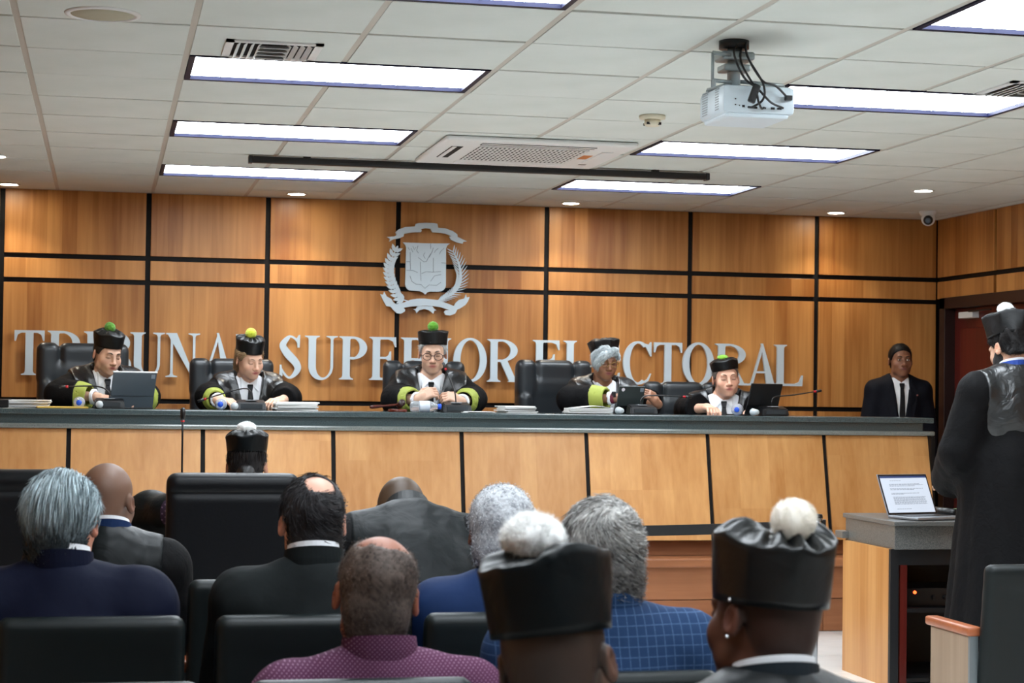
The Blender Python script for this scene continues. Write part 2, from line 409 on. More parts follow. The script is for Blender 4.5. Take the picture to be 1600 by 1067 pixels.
# ceiling
ceil = tag(slab('ceiling', WXL-.1, WXR+.1, WYB-.1, WY+.1, H+.30, H+.35, M_DARKGAP), kind=st)
lights = {}                    # troffer slots (column, row)
LROWS = [7, 4, 1, -2, -5, -8, -11, -14]
for c in (2, 6):
    for k in LROWS:
        for d in (0, 1): lights[(c+d, k)] = 1
AC = [(i, k) for i in (4, 5) for k in (4, 5)]   # cassette takes the middle of these four
def gx(i): return X0 + i*TS
def gy(k): return Y0 + k*TS
tile_me = None; farm = B()
for i in range(-2, 12):
    for k in range(-19, 10):
        x0 = max(gx(i)+.012, WXL); x1 = min(gx(i+1)-.012, WXR-.002); y0 = gy(k)+.011; y1 = min(gy(k+1)-.011, WY-.02)
        if (i, k) in lights or x1-x0 < .03 or y1-y0 < .03 or y1 < WYB: continue
        full = x1-x0 > TS-.03 and y1-y0 > TS-.03
        if k < -3: box(farm, x0, x1, y0, y1, H-.002, H+.014); continue
        if full:
            if tile_me is None:
                o = slab('ceiling_tile', .012, TS-.012, .011, TS-.011, -.002, .014, M_TILE, ceil, .002); tile_me = o.data
            else:
                o = bpy.data.objects.new('ceiling_tile', tile_me); C.objects.link(o); o.parent = ceil
            o.location = (gx(i), gy(k), H + random.uniform(-.0015, .0015)); o.rotation_euler = (random.uniform(-.003, .003), random.uniform(-.0015, .0015), 0)
        else: slab('ceiling_tile', x0, x1, y0, y1, H-.002, H+.014, M_TILE, ceil)
o = obj('tile_field', farm, M_TILE, ceil); o['kind'] = 'stuff'
for i in range(-2, 12):
    if not WXL < gx(i) < WXR: continue
    if i not in (3, 7): slab('ceiling_tee', gx(i)-.0125, gx(i)+.0125, WYB, WY, H+.001, H+.03, M_TEE, ceil); continue
    y_ = WYB
    for k in sorted(LROWS) + [99]:
        e_ = min(gy(k), WY)
        if e_ > y_: slab('ceiling_tee', gx(i)-.0125, gx(i)+.0125, y_, e_, H+.001, H+.03, M_TEE, ceil)
        y_ = max(y_, gy(k+1))
for k in range(-18, 10): slab('ceiling_tee', WXL, WXR, gy(k)-.0125, gy(k)+.0125, H+.006, H+.028, M_TEE, ceil)
slab('wall_angle', WXL, WXR, WY-.03, WY-.0, H-.003, H+.0, M_TEE, ceil)
slab('wall_angle', WXR-.025, WXR, WYB, WY, H-.003, H+.0, M_TEE, ceil)

M_LAMP = mat('lamp_diffuser', (255, 255, 255), .5, emit=((238, 247, 255), PANEL_EMIT))
M_LFR = mat('troffer_frame', (16, 19, 46), .5, spec=.2)
def troffer():
    t = empty('ceiling_light', (0, 0, H)); w, d = TS*2-.03, TS-.028
    bm = B()
    for a in ((-w/2, -w/2+.022, -d/2, d/2), (w/2-.022, w/2, -d/2, d/2), (-w/2, w/2, -d/2, -d/2+.014), (-w/2, w/2, d/2-.030, d/2)):
        box(bm, a[0], a[1], a[2], a[3], -.004, .05)
    obj('frame', bm, M_LFR, t)
    obj('diffuser', box(B(), -w/2+.014, w/2-.014, -d/2+.012, d/2-.012, .012, .016), M_LAMP, t)
    bm = B(); box(bm, -w/2+.014, w/2-.014, -.0015, .0015, .0090, .0118)
    for q in range(1, 8): x = -w/2 + w*q/8; box(bm, x-.0015, x+.0015, -d/2+.012, d/2-.030, .0090, .0118)
    obj('louvre', bm, M_WHITE, t)
    return t
LBL = {(2, 7): 'bright rectangular ceiling light nearest the wooden wall, left column', (2, 4): 'bright rectangular ceiling light just left of the ceiling cassette, behind the black screen case end',
       (2, 1): 'bright rectangular ceiling light directly beyond the small square air vent on the left', (2, -2): 'ceiling light cut by the top edge of the picture, left of centre',
       (6, 7): 'bright rectangular ceiling light beyond the black screen case, right column', (6, 4): 'bright rectangular ceiling light right of the smoke detector',
       (6, 1): 'bright rectangular ceiling light immediately right of the projector', (6, -2): 'ceiling light in the top right corner of the picture'}
tr0 = None
OFF = obj('diffuser', box(B(), -TS+.03, TS-.03, -TS/2+.03, TS/2-.03, .012, .016), M_WHITE); OFFM = OFF.data
for c in (2, 6):
    for k in LROWS:
        o = troffer() if tr0 is None else copy_tree(tr0)
        tr0 = tr0 or o
        if k <= -11:
            for ch in o.children:
                if ch.name.startswith('diffuser'): ch.data = OFFM
        o.location = (gx(c+1), gy(k)+TS/2, H); o['category'] = 'ceiling light'
        o['label'] = LBL.get((c, k), '%s ceiling light of the row %s the camera, %s column' % ('lit' if k > -11 else 'unlit', {-5: 'in front of', -8: 'just before', -11: 'above', -14: 'behind'}.get(k, ''), 'left' if c == 2 else 'right')); o['group'] = 'rectangular ceiling lights' if (c, k) in LBL else 'ceiling lights behind the audience'

bpy.data.objects.remove(OFF)
# downlights
M_DL = mat('downlight_glow', (255, 255, 255), .5, emit=((255, 246, 226), 40))
DLS = [(-.62, 12.48, 'small round downlight by the back wall at the far left'), (1.21, 12.46, 'small round downlight by the back wall above the second judge'),
       (3.06, 12.44, 'small round downlight by the back wall right of the emblem'), (4.97, 12.46, 'small round downlight by the back wall above the right end of the bench'),
       (4.94, 10.95, 'small round downlight near the dome camera, away from the wall'), (-.62, 10.98, 'small round downlight at the left picture edge')]
for x, y, l in DLS:
    t = empty('downlight', (x, y, H-.003), 0, l, 'downlight', 'small round downlights')
    obj('trim_ring', lathe(B(), [(.052, .0), (.056, -.005), (.068, -.006), (.072, 0)], 24), M_WHITE, t, True)
    obj('lens', lathe(B(), [(.05, -.0005), (.052, -.004), (.03, -.006)], 24), M_DL, t, True)
    ld = bpy.data.lights.new('downlight_lamp', 'SPOT'); ld.energy = SPOT_W; ld.spot_size = math.radians(105); ld.spot_blend = .6; ld.shadow_soft_size = .045; ld.color = (1, .93, .8)
    lo = bpy.data.objects.new('lamp', ld); C.objects.link(lo); lo.parent = t; lo.location = (0, 0, -.012)

# platform with planks, open to the judges
plat = tag(slab('trim_1', WXL, 5.12, 10.62, WY, 0, .385, M_REDW), kind=st); plat['label'] = 'raised wooden judges platform'
x = WXL
slab('platform_floor', WXL, 5.14, 10.56, WY, .385, ZP, M_REDW, plat, .006)
while x < 5.1:
    x1 = min(x+1.48, 5.13); slab('plank', x, x1-.003, 10.597, 10.622, .195, .384, M_REDW, plat, .002); slab('plank', x, x1-.003, 10.6, 10.622, .003, .191, M_REDW, plat, .002); x = x1
slab('plank', 5.121, 5.14, 10.6, WY, .003, .384, M_REDW, plat)
slab('nosing', WXL, 5.15, 10.55, 10.585, .384, ZP+.004, M_REDW, plat, .008)

# ================================================================ JUDGES' BENCH
bench = empty('judges_bench', (2, 10.9, ZP), 0, 'long curved-edge wooden judges bench with dark granite top and fascia', 'bench')
bench['label'] = 'long wooden-panelled judges bench with dark granite top on the platform'
def bp_(n, x0, x1, y0, y1, z0, z1, m, bev=0., par=None):
    return obj(n, box(B(), x0-2, x1-2, y0-10.9, y1-10.9, z0-ZP, z1-ZP, bev), m, par or bench)
BX0, BX1 = WXL+.02, 4.975
bp_('worktop', BX0, BX1+.015, 10.875, 11.36, 1.228, ZB, M_GRAN, .006)
bp_('granite_fascia', BX0, BX1-.05, 10.90, 11.34, 1.178, 1.228, M_GRAN)
bp_('granite_moulding', BX0, BX1+.02, 10.868, 11.3, 1.150, 1.178, M_GRANE, .009)
def slant(n, x0, x1, z0, z1, m, t=.02, off=0.):   # piece of the sloping front
    def yf(z): return 10.90 - .14*(1.15-z)/.63
    bm = B(); pts = []
    for yy in (off, t+off):
        for (x, z) in ((x0, z0), (x1, z0), (x1, z1), (x0, z1)): pts.append(bm.verts.new((x-2, yf(z)+yy-10.9, z-ZP)))
    a = pts
    for f in ((0, 1, 2, 3), (7, 6, 5, 4), (0, 4, 5, 1), (1, 5, 6, 2), (2, 6, 7, 3), (3, 7, 4, 0)): bm.faces.new([a[i] for i in f])
    return obj(n, bm, m, bench)
slant('front_backing', BX0, BX1, .52, 1.15, M_SEAM, .03, .012)
bs = [-1.68, -.935, -.19, .55, 1.29, 2.04, 2.79, 3.54, 4.28, BX1]
for a in range(len(bs)-1): slant('panel', bs[a]+.013, bs[a+1]-(.013 if a < 8 else .02), .525, 1.148, M_BENCHW, .016, -.003)
bp_('core', BX0, BX1-.03, 10.93, 10.96, .52, 1.178, M_SEAM)
bp_('end_panel', BX1-.02, BX1+.005, 10.84, 11.3, ZP, 1.15, M_SEAM)
for x_ in (-1.5, .40, 1.45, 2.45, 3.45, 4.45): bp_('support_panel', x_-.015, x_+.015, 10.96, 11.30, ZP, 1.178, M_SEAM)
bp_('plinth', BX0, BX1, 10.86, 10.96, ZP, .52, M_REDW)

# ================================================================ LETTERS ON THE WALL
def strip(pts, ws):            # variable-width stroke -> quads
    out = []; n = len(pts)
    L, R_ = [], []
    for i, (x, y) in enumerate(pts):
        a = pts[max(i-1, 0)]; b = pts[min(i+1, n-1)]; dx, dy = b[0]-a[0], b[1]-a[1]; l = math.hypot(dx, dy) or 1
        w = ws[i]/2; L.append((x-dy/l*w, y+dx/l*w)); R_.append((x+dy/l*w, y-dx/l*w))
    return L + R_[::-1]
def ring(cx, cy, ro, ri, a0=0, a1=360, n=40, ci=None):
    o = []; i_ = []
    for k in range(n+1):
        t = math.radians(a0+(a1-a0)*k/n); o.append((cx+ro[0]*math.cos(t), cy+ro[1]*math.sin(t))); i_.append(((ci if ci is not None else cx)+ri[0]*math.cos(t), cy+ri[1]*math.sin(t)))
    return [[o[k], o[k+1], i_[k+1], i_[k]] for k in range(n)]
SH = .035
def serif(xc, y, hw, up, stem=.17, br=.05):   # up=+1: foot on the baseline, -1: hanging at the cap line
    return [(xc-hw, y), (xc+hw, y), (xc+hw, y+up*SH*.6), (xc+stem/2+br*.4, y+up*SH*1.3), (xc+stem/2, y+up*(SH+br)), (xc-stem/2, y+up*(SH+br)), (xc-stem/2-br*.4, y+up*SH*1.3), (xc-hw, y+up*SH*.6)]
def vst(xc, w=.17, y0=0, y1=1): return [(xc-w/2, y0), (xc+w/2, y0), (xc+w/2, y1), (xc-w/2, y1)]
def bar(x0, x1, y0, y1): return [(x0, y0), (x1, y0), (x1, y1), (x0, y1)]
def glyph(c, w):
    P = []; S = .17; T = .055
    if c == 'T':
        P += [vst(w/2), serif(w/2, 0, .17, 1), bar(.03, w-.03, 1-T, 1)]
        for s in (0, 1):
            q = [(0, .99), (.0, .76), (.03, .76), (.07, .9), (.15, 1-T), (.2, 1-T), (.2, 1), (0.0, 1)]
            P.append([(w-x, y) if s else (x, y) for x, y in q])
    elif c == 'I': P += [vst(w/2), serif(w/2, 0, .16, 1), serif(w/2, 1, .16, -1)]
    elif c == 'L':
        P += [vst(.16), serif(.16, 0, .16, 1), serif(.16, 1, .16, -1), bar(.16, w-.02, 0, T), [(w-.2, T), (w-.09, .1), (w-.03, .26), (w, .26), (w-.02, 0), (w-.2, 0)]]
    elif c == 'E':
        P += [vst(.16), serif(.16, 0, .16, 1), serif(.16, 1, .16, -1), bar(.16, w-.02, 0, T), bar(.16, w-.04, 1-T, 1), bar(.2, w-.17, .49, .54),
              [(w-.2, T), (w-.09, .1), (w-.03, .26), (w, .26), (w-.02, 0), (w-.2, 0)], [(w-.2, 1-T), (w-.1, .9), (w-.05, .77), (w-.02, .77), (w-.03, 1), (w-.2, 1)],
              [(w-.26, .54), (w-.2, .58), (w-.17, .67), (w-.14, .67), (w-.14, .36), (w-.17, .36), (w-.2, .45), (w-.26, .49)]]
    elif c in 'PRB':
        P += [vst(.16), serif(.16, 0, .16, 1), serif(.16, 1, .16, -1)]
        y0 = .47 if c != 'B' else .5; cy = (y0+1)/2; ry = (1-y0)/2; wr_ = w - (.06 if c == 'R' else .03 if c == 'B' else 0)
        P += [bar(.2, .34, 1-T, 1), bar(.2, .34, y0, y0+T)] + ring(.3, cy, (wr_-.3, ry), (wr_-.3-.17, ry-.045), -90, 90, 20)
        if c == 'B': P += [bar(.2, .34, 0, T)] + ring(.3, .265, (w-.3, .265), (w-.3-.17, .215), -90, 90, 20)
        if c == 'R': P += [[(.3, .5), (.48, .5), (w-.08, .02), (w-.26, .02)], [(w-.3, 0), (w+.03, 0), (w+.03, .025), (w-.02, .05), (w-.2, .05)]]
    elif c == 'U':
        xr = w-.13
        P += [vst(.17, S, .3, 1), serif(.17, 1, .17, -1), vst(xr, .06, .3, 1), serif(xr, 1, .13, -1, .06)]
        cx = (.085+xr+.03)/2
        P += ring(cx, .305, (cx-.085, .325), ((xr-.03-.255)/2, .265), 180, 360, 28, ci=(.255+xr-.03)/2)
    elif c == 'N':
        P += [vst(.13, .055), serif(.13, 0, .13, 1, .055), vst(w-.13, .055), serif(w-.13, 1, .13, -1, .055), [(.02, 1), (.24, 1), (w-.1, .0), (w-.1, -.02), (w-.16, -.02)], bar(0, .2, .965, 1)]
    elif c == 'A':
        P += [[(.1, .02), (.155, .02), (w/2+.03, .92), (w/2, 1.02)], [(w/2-.03, 1.02), (w/2+.02, 1.02), (w-.07, .02), (w-.27, .02)], bar(.2, w-.25, .3, .35),
              [(0, 0), (.27, 0), (.27, .025), (.17, .05), (.08, .05), (0, .025)], [(w-.36, 0), (w, 0), (w, .025), (w-.05, .06), (w-.28, .06), (w-.36, .025)]]
    elif c == 'O': P += ring(w/2, .5, (w/2, .52), (w/2-.165, .465), 0, 360, 44)
    elif c == 'C':
        P += ring(w*.53, .5, (w*.53, .52), (w*.53-.165, .465), 52, 300, 40)
        P += [[(w-.13, .86), (w-.03, .66), (w, .66), (w, 1.0), (w-.025, 1.0), (w-.06, .94), (w-.2, .97)], strip([(w*.53+w*.24, .035), (w-.08, .1), (w-.01, .25)], [.06, .04, .02])]
    elif c == 'S':
        pts = [(w-.07, .76), (w-.13, .90), (w*.52, .975), (.19, .92), (.095, .78), (.15, .65), (w*.5, .51), (w-.14, .38), (w-.085, .24), (w-.16, .10), (w*.48, .025), (.15, .10), (.05, .26)]
        ws = [.03, .05, .045, .10, .15, .17, .19, .17, .15, .10, .045, .05, .03]
        sp = spline([(a, b, 0) for a, b in pts], 5); n = len(sp); wv = [np.interp(i/5, range(len(ws)), ws) for i in range(n)]
        q = strip([(p.x, p.y) for p in sp], wv); m_ = len(q)//2
        P += [[q[i], q[i+1], q[2*m_-2-i], q[2*m_-1-i]] for i in range(m_-1)]
        P += [[(w-.1, .72), (w-.05, .72), (w-.04, 1.01), (w-.07, 1.01), (w-.12, .93)], [(.02, -.01), (.05, -.01), (.1, .08), (.07, .32), (.03, .32)]]
    return P
WORDS = [('TRIBUNAL', [(22, 69), (74, 129), (130, 154), (157, 205), (203, 257), (259, 312), (313, 367), (368, 413)]),
         ('SUPERIOR', [(435, 471), (476, 527), (530, 573), (577, 620), (626, 680), (681, 706), (708, 760), (761, 812)]),
         ('ELECTORAL', [(832, 875), (880, 922), (925, 968), (973, 1017), (1021, 1065), (1066, 1115), (1117, 1168), (1166, 1214), (1209, 1254)])]
LH = .29; LZ = 1.455
for wd, spans in WORDS:
    for n_, (c, (a, b)) in enumerate(zip(wd, spans)):
        xa, xb = ax(a, 12.70, 560), ax(b, 12.70, 560); w = (xb-xa)/LH
        bm = B()
        for q_, poly in enumerate(glyph(c, w)):
            e = .00006*q_; ext(bm, poly, lambda u, v, d: (u*LH, d, v*LH), -e, .022-e)
        t = obj('wall_letter', bm, M_SILV); t.location = (xa, 12.686, LZ)
        pegs = {'O': ((.08, .5), (w-.08, .5)), 'C': ((.09, .5), (.09, .62)), 'S': ((.14, .75), (w-.15, .28)), 'U': ((.17, .5), (.17, .85)), 'N': ((w/2, .5), (.055+.07, .2)), 'A': ((w-.24, .25), (w*.68, .5)), 'T': ((w/2, .2), (w/2, .8)), 'I': ((w/2, .2), (w/2, .8))}.get(c, ((.16, .2), (.16, .8)))
        for u_, v_ in pegs:
            bm = B(); cyl(bm, (u_*LH, .02, v_*LH), (u_*LH, .056, v_*LH), .004, n=8); obj('stand_off', bm, M_SEAM, t)
        ords = ['first', 'second', 'third', 'fourth', 'fifth', 'sixth', 'seventh', 'eighth', 'last'][n_]
        tag(t, 'raised silver letter %s, %s letter of the word %s on the wall' % (c, ords, wd), 'letter', 'silver wall letters')

# ================================================================ NATIONAL EMBLEM
def ec(u, v, d=0): p = at(560+u/5.927, 330+v/5.927, 12.70); return (p.x, 12.70+d, p.z)
em = empty('wall_emblem', ec(615, 1000), 0, 'silver coat of arms with shield, laurel, palm and ribbons above the central judge', 'emblem')
EO = Vector(ec(615, 1000))
def epiece(name, polys, d=0., m=M_SILV, th=.018):
    bm = B()
    for q_, p in enumerate(polys): e = .00005*q_; ext(bm, p, lambda u, v, dd: Vector(ec(u, v, dd))-EO, -d-th-e, -d-e)
    return obj(name, bm, m, em)
epiece('upper_ribbon', [[(262,240),(330,235),(350,222),(340,195),(370,170),(430,148),(520,142),(528,118),(560,111),(625,108),(700,112),(728,118),(735,155),(800,160),(870,185),(912,215),(916,240),(1000,280),(968,284),(962,302),(905,290),(850,265),(838,238),(858,232),(800,208),(740,200),(680,196),(672,180),(665,165),(620,158),(575,168),(585,180),(575,195),(500,197),(420,210),(415,235),(380,250),(320,262),(282,284),(290,258)]])
sh = epiece('shield', [[(410,290),(625,298),(845,300),(820,318),(808,345),(806,690),(800,712),(785,730),(765,742),(740,745),(660,745),(635,752),(615,772),(592,752),(570,742),(470,735),(448,722),(436,700),(430,680),(440,340),(432,315)]])
LN = [[(475,380),(478,545)],[(440,548),(500,550),(545,570)],[(475,600),(490,650),(530,678),(580,680)],[(570,470),(575,645)],[(690,435),(690,565)],[(580,580),(620,562),(690,566),(760,560)],[(665,650),(700,600),(760,588)],[(660,685),(720,688),(760,660)],[(580,685),(612,715),(655,680)],[(550,430),(600,470),(625,468),(665,395)],[(665,300),(665,350)],[(440,468),(475,470)],[(765,480),(805,482)],[(455,335),(470,362),(486,345),(500,380)],[(500,325),(515,360),(528,335)],[(548,320),(535,365),(552,390)],[(612,385),(598,410),(614,440)],[(690,340),(675,385),(650,430)],[(735,345),(710,365),(700,385)],[(790,345),(760,370),(745,400)]]
bm = B()
for l in LN: tube(bm, [Vector(ec(u, v, -.0185))-EO for u, v in l], .0017, 5)
obj('engraving', bm, M_ENGR, em)
epiece('lower_ribbon', [[(200,768),(225,775),(235,745),(258,790),(300,812),(325,850),(350,862),(420,845),(480,820),(540,812),(600,810),(720,822),(820,855),(880,880),(895,850),(930,820),(975,810),(992,770),(998,800),(1025,795),(1010,835),(985,870),(930,905),(912,910),(890,950),(845,967),(800,960),(788,935),(800,920),(835,915),(760,890),(690,880),(620,875),(540,880),(470,885),(415,895),(430,915),(425,930),(390,950),(350,945),(318,915),(295,885),(255,880),(228,830)]], .004)
epiece('ribbon_knot', [[(545,878),(680,880),(700,905),(718,918),(700,922),(690,950),(650,918),(610,905),(560,918),(535,943),(525,920),(505,908),(530,905)]])
def leaf(u, v, ang, L, w):
    c, s = math.cos(ang), math.sin(ang); q = [(0, 0), (.3, .5), (.65, .42), (1, 0), (.65, -.42), (.3, -.5)]
    return [(u+c*a*L-s*b*w, v+s*a*L+c*b*w) for a, b in q]
ls = spline([(460, 835, 0), (380, 800, 0), (320, 700, 0), (285, 590, 0), (290, 480, 0), (345, 355, 0)], 6)
polys = []
for i in range(2, len(ls)-1, 1):
    p = ls[i]; t = ls[min(i+1, len(ls)-1)]-ls[i-1]; a = math.atan2(t.y, t.x)
    if i % 2 == 0: continue
    for s in (-1, 1): polys.append(leaf(p.x, p.y, a+s*.75, 78, 34))
    polys.append(leaf(p.x, p.y, a, 50, 20))
polys.append(leaf(345, 365, -1.2, 50, 24))
q = strip([(p.x, p.y) for p in ls], [9]*len(ls)); m_ = len(q)//2; polys += [[q[i], q[i+1], q[2*m_-2-i], q[2*m_-1-i]] for i in range(m_-1)]
epiece('laurel_branch', polys, .002, th=.012)
ps = spline([(725, 830, 0), (800, 800, 0), (890, 740, 0), (940, 640, 0), (930, 500, 0), (870, 365, 0)], 9); polys = []
for i in range(2, len(ps)-1, 2):
    p = ps[i]; t = ps[min(i+1, len(ps)-1)]-ps[i-1]; a = math.atan2(t.y, t.x); k = i/len(ps)
    for s in (-1, 1): polys.append(leaf(p.x, p.y, a+s*.62, 112*min(1, .45+1.4*k, .55+1.6*(1-k)), 9))
q = strip([(p.x, p.y) for p in ps], [8+22*math.sin(PI*min(i/len(ps)*1.05, 1)) for i in range(len(ps))]); m_ = len(q)//2; polys += [[q[i], q[i+1], q[2*m_-2-i], q[2*m_-1-i]] for i in range(m_-1)]
epiece('palm_frond', polys, .002, th=.012)
for u, v in ((615, 400), (615, 650), (500, 170), (740, 175), (380, 910), (850, 920), (300, 600), (940, 600)):
    bm = B(); a = Vector(ec(u, v, 0)); cyl(bm, a-EO, a+Vector((0, .045, 0))-EO, .005, n=8); obj('stand_off', bm, M_SEAM, em)
# ================================================================ PEOPLE
def Rot(ax_, a):
    return np.array(Matrix.Rotation(a, 3, ax_))
def L3(c): return np.array(lin(c), dtype=np.float32)
def hairline(y):               # lowest height of hair at a front-back place of the head
    return np.interp(y, [-.10, -.075, -.045, -.02, .018, .03, .05, .10], [.085, .07, .04, .0, .0, -.04, -.07, -.085])
HEADTAG = {}
class P:
    """one person: a continuous skin mesh, with hair, cap, garments as children"""
    def __init__(s, label, group, hx, hy, hz, fz, face=0, pitch=0, yaw=0, roll=0, lean=0, skin=(205, 160, 130), sc=1., sh=1., N=None, twist=0,
                 hands=None, elbows=None, hfine=.004, bald=None, nape=None, lip=(178, 100, 92), wide=1., fat=0., standing=False, shrug=0., detail=True, seat=True):
        s.root = empty('person', (hx, hy, fz), math.radians(face), label, 'person', group)
        s.sc = sc; s.hz = hz-fz; s.skin = skin; s.sh = sh; s.fat = fat
        s.Rh = Rot('Z', math.radians(yaw)) @ Rot('X', math.radians(pitch)) @ Rot('Y', math.radians(roll))
        s.Hc = npv((0, 0, s.hz))
        s.N = npv(N) + s.Hc if N else s.Hc + npv((0, .040, -.122))*sc
        le = math.radians(lean); d = npv((0, math.sin(le), -math.cos(le)))
        s.P = s.N + d*.50*sc
        z = -d; x = npv((1, 0, 0)); 
        if twist: t = Rot('Z', math.radians(twist)); x = npv(t @ x)
        y = np.cross(z, x); y /= np.linalg.norm(y); x = np.cross(y, z)
        s.Rt = np.stack([x, y, z], 1)
        s.S = [s.T(sg*.158*sh, .006, -.078+shrug) for sg in (-1, 1)]
        if standing:
            s.E = [s.S[i] + npv((sg*.05, .03, -.29))*sc for i, sg in enumerate((-1, 1))]
            s.Wr = [s.E[i] + npv((-sg*.01, -.05, -.25))*sc for i, sg in enumerate((-1, 1))]
        else:
            s.E = [s.S[i] + npv((sg*.038, -.05, -.27))*sc for i, sg in enumerate((-1, 1))]
            s.Wr = [s.P + npv((sg*.11, -.27, .10)) for sg in (-1, 1)]
        if elbows: s.E = [npv(e) if e is not None else s.E[i] for i, e in enumerate(elbows)]
        s.hd = hands or [dict(), dict()]
        for i in (0, 1):
            if 'w' in s.hd[i]: s.Wr[i] = npv(s.hd[i]['w'])
        s.parts = {}
        s.hair_mask = bald; s.standing = standing
        s.body(hfine, lip, nape)
    def T(s, x, y, z): return s.N + s.Rt @ npv((x, y, z))*s.sc
    def Hd(s, x, y, z): return s.Hc + s.Rh @ npv((x, y, z))*s.sc
    def skull(s, F, t, k=.02, low=True):
        sc = s.sc
        F.ell(s.Hd(0, .012, .030), ((.0735+t)*sc, (.094+t)*sc, (.083+t)*sc), s.Rh, k)
        if low: F.ell(s.Hd(0, .045, -.02), ((.058+t)*sc, (.05+t)*sc, (.062+t)*sc), s.Rh, .02)
    def body(s, hf, lip, nape):
        sc = s.sc
        allp = [s.Hc + .15, s.Hc - .15, s.P - .16, s.P + .16] + s.S + s.E + s.Wr
        lo = np.min(allp, 0) - .16; hi = np.max(allp, 0) + .16
        fine = [(s.Hc - .135*sc, s.Hc + .135*sc)]
        for i in (0, 1):
            if 'd' in s.hd[i]: c = s.Wr[i] + npv(s.hd[i]['d'])*.07; fine.append((c-.10, c+.10))
        F = Field(lo, hi, .014, fine, hf); s.F = F
        # trunk and arms
        f = s.fat
        F.ell(s.T(0, .0, -.20), (.14*s.sh*sc+f, .095*sc+f, .17*sc), s.Rt, .03)
        F.ell(s.T(0, -.01, -.38), (.125*sc+f, .10*sc+f, .15*sc), s.Rt, .04)
        F.ell(s.P, (.15*sc+f, .11*sc+f, .11*sc), s.Rt, .04)
        for i, sg in enumerate((-1, 1)):
            F.cone(s.T(sg*.02, .01, -.015), s.S[i], .048*sc, .046*sc, .04)
            F.cone(s.S[i], s.E[i], .048*sc, .038*sc, .03); F.cone(s.E[i], s.Wr[i], .038*sc, .026*sc, .015)
            s.hand(F, i, sg)
        # neck and head
        F.cone(s.Hd(0, .028, -.05), s.T(0, .005, -.02), .052*sc + (nape or 0), .060*sc + (nape or 0), .02)
        F.cone(s.Hd(0, -.01, -.075), s.T(0, -.02, -.03), .040*sc, .046*sc, .02)
        R = s.Rh
        s.skull(F, 0, .02)
        F.ell(s.Hd(0, -.022, -.032), (.060*sc, .066*sc, .076*sc), R, .02)
        F.ell(s.Hd(0, -.034, -.068), (.047*sc, .049*sc, .038*sc), R, .022)
        F.ell(s.Hd(0, -.068, -.096), (.024*sc, .020*sc, .017*sc), R, .025)
        for sg in (-1, 1):
            F.ell(s.Hd(sg*.040, -.056, -.030), (.023*sc, .022*sc, .026*sc), R, .025)
            F.ell(s.Hd(sg*.047, -.02, -.07), (.014*sc, .03*sc, .02*sc), R, .02)
        F.cone(s.Hd(-.032, -.077, .020), s.Hd(.032, -.077, .020), .013*sc, .013*sc, .015)
        for sg in (-1, 1):
            F.ell(s.Hd(sg*.031, -.098, .003), (.017*sc, .014*sc, .011*sc), R, .012, 's')
            F.ell(s.Hd(sg*.031, -.0735, .001), (.0145*sc, .0135*sc, .0105*sc), R, .004)
        F.cone(s.Hd(0, -.084, .010), s.Hd(0, -.104, -.030), .0085*sc, .0105*sc, .010)
        F.ell(s.Hd(0, -.107, -.033), (.0115*sc, .0105*sc, .0095*sc), R, .006)
        for sg in (-1, 1): F.ell(s.Hd(sg*.0125, -.096, -.037), (.0085*sc, .0105*sc, .0075*sc), R, .006)
        F.ell(s.Hd(0, -.080, -.060), (.030*sc, .013*sc, .022*sc), R, .015)
        F.ell(s.Hd(0, -.0905, -.0580), (.022*sc, .0060*sc, .0042*sc), R, .005)
        F.ell(s.Hd(0, -.0895, -.0670), (.019*sc, .0065*sc, .0050*sc), R, .005)
        F.ell(s.Hd(0, -.100, -.0625), (.024*sc, .006*sc, .0020*sc), R, .003, 's')
        for sg in (-1, 1):      # ears
            Re = R @ Rot('Z', sg*math.radians(24)) @ Rot('X', math.radians(-10))
            F.ell(s.Hd(sg*.0785, .014, -.010), (.0072*sc, .0180*sc, .0285*sc), Re, .010)
            F.ell(s.Hd(sg*.0865, .010, -.008), (.0065*sc, .0095*sc, .017*sc), Re, .005, 's')
        base = L3(s.skin); lipc = L3(lip); Rh = npv(s.Rh); Hc = s.Hc
        red = base*npv((1.08, .80, .76))
        def col(Pp):
            q = (Pp-Hc) @ Rh / sc; n = len(q); c = np.tile(base, (n, 1))
            c *= (1 + .05*wob(q[:, 0], q[:, 1], q[:, 2], 40, 2))[:, None]
            def put(w, cc): nonlocal c; c = c*(1-w[:, None]) + cc*w[:, None]
            g_ = lambda x, y, z, r: np.clip(1.4-np.sqrt(((q[:, 0]-x)/r[0])**2 + ((q[:, 1]-y)/r[1])**2 + ((q[:, 2]-z)/r[2])**2), 0, 1)
            put(.5*g_(0, -.1, -.035, (.016, .03, .012)), red)
            for sg in (-1, 1):
                put(.4*g_(sg*.043, -.07, -.03, (.02, .03, .016)), red); put(.55*g_(sg*.084, .012, -.01, (.012, .022, .034)), red)
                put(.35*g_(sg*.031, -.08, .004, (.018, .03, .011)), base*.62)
            put(g_(0, -.098, -.0625, (.0235, .016, .0095)), lipc)
            if s.hair_mask == 'shaved':      # close-cropped scalp, a darker skin
                w = np.clip((q[:, 2]-hairline(q[:, 1])+.006)/.022, 0, 1)*np.clip((.080-np.abs(q[:, 0]))/.003, 0, 1); w = w*(np.linalg.norm(q, axis=1) < .2)
                put(w*.85, base*.18)
            return np.clip(c, 0, 1)
        me, Pv = F.mesh('body', col)
        o = link('body', me, mat('skin', (200, 150, 120), .5, vcol=True, spec=.4, bump=(300, .08, .001)), s.root)
        # the body itself is the person's continuous mesh
        s.bodyV = Pv; s.obj = o; s.Q = (Pv-s.Hc) @ Rh / sc
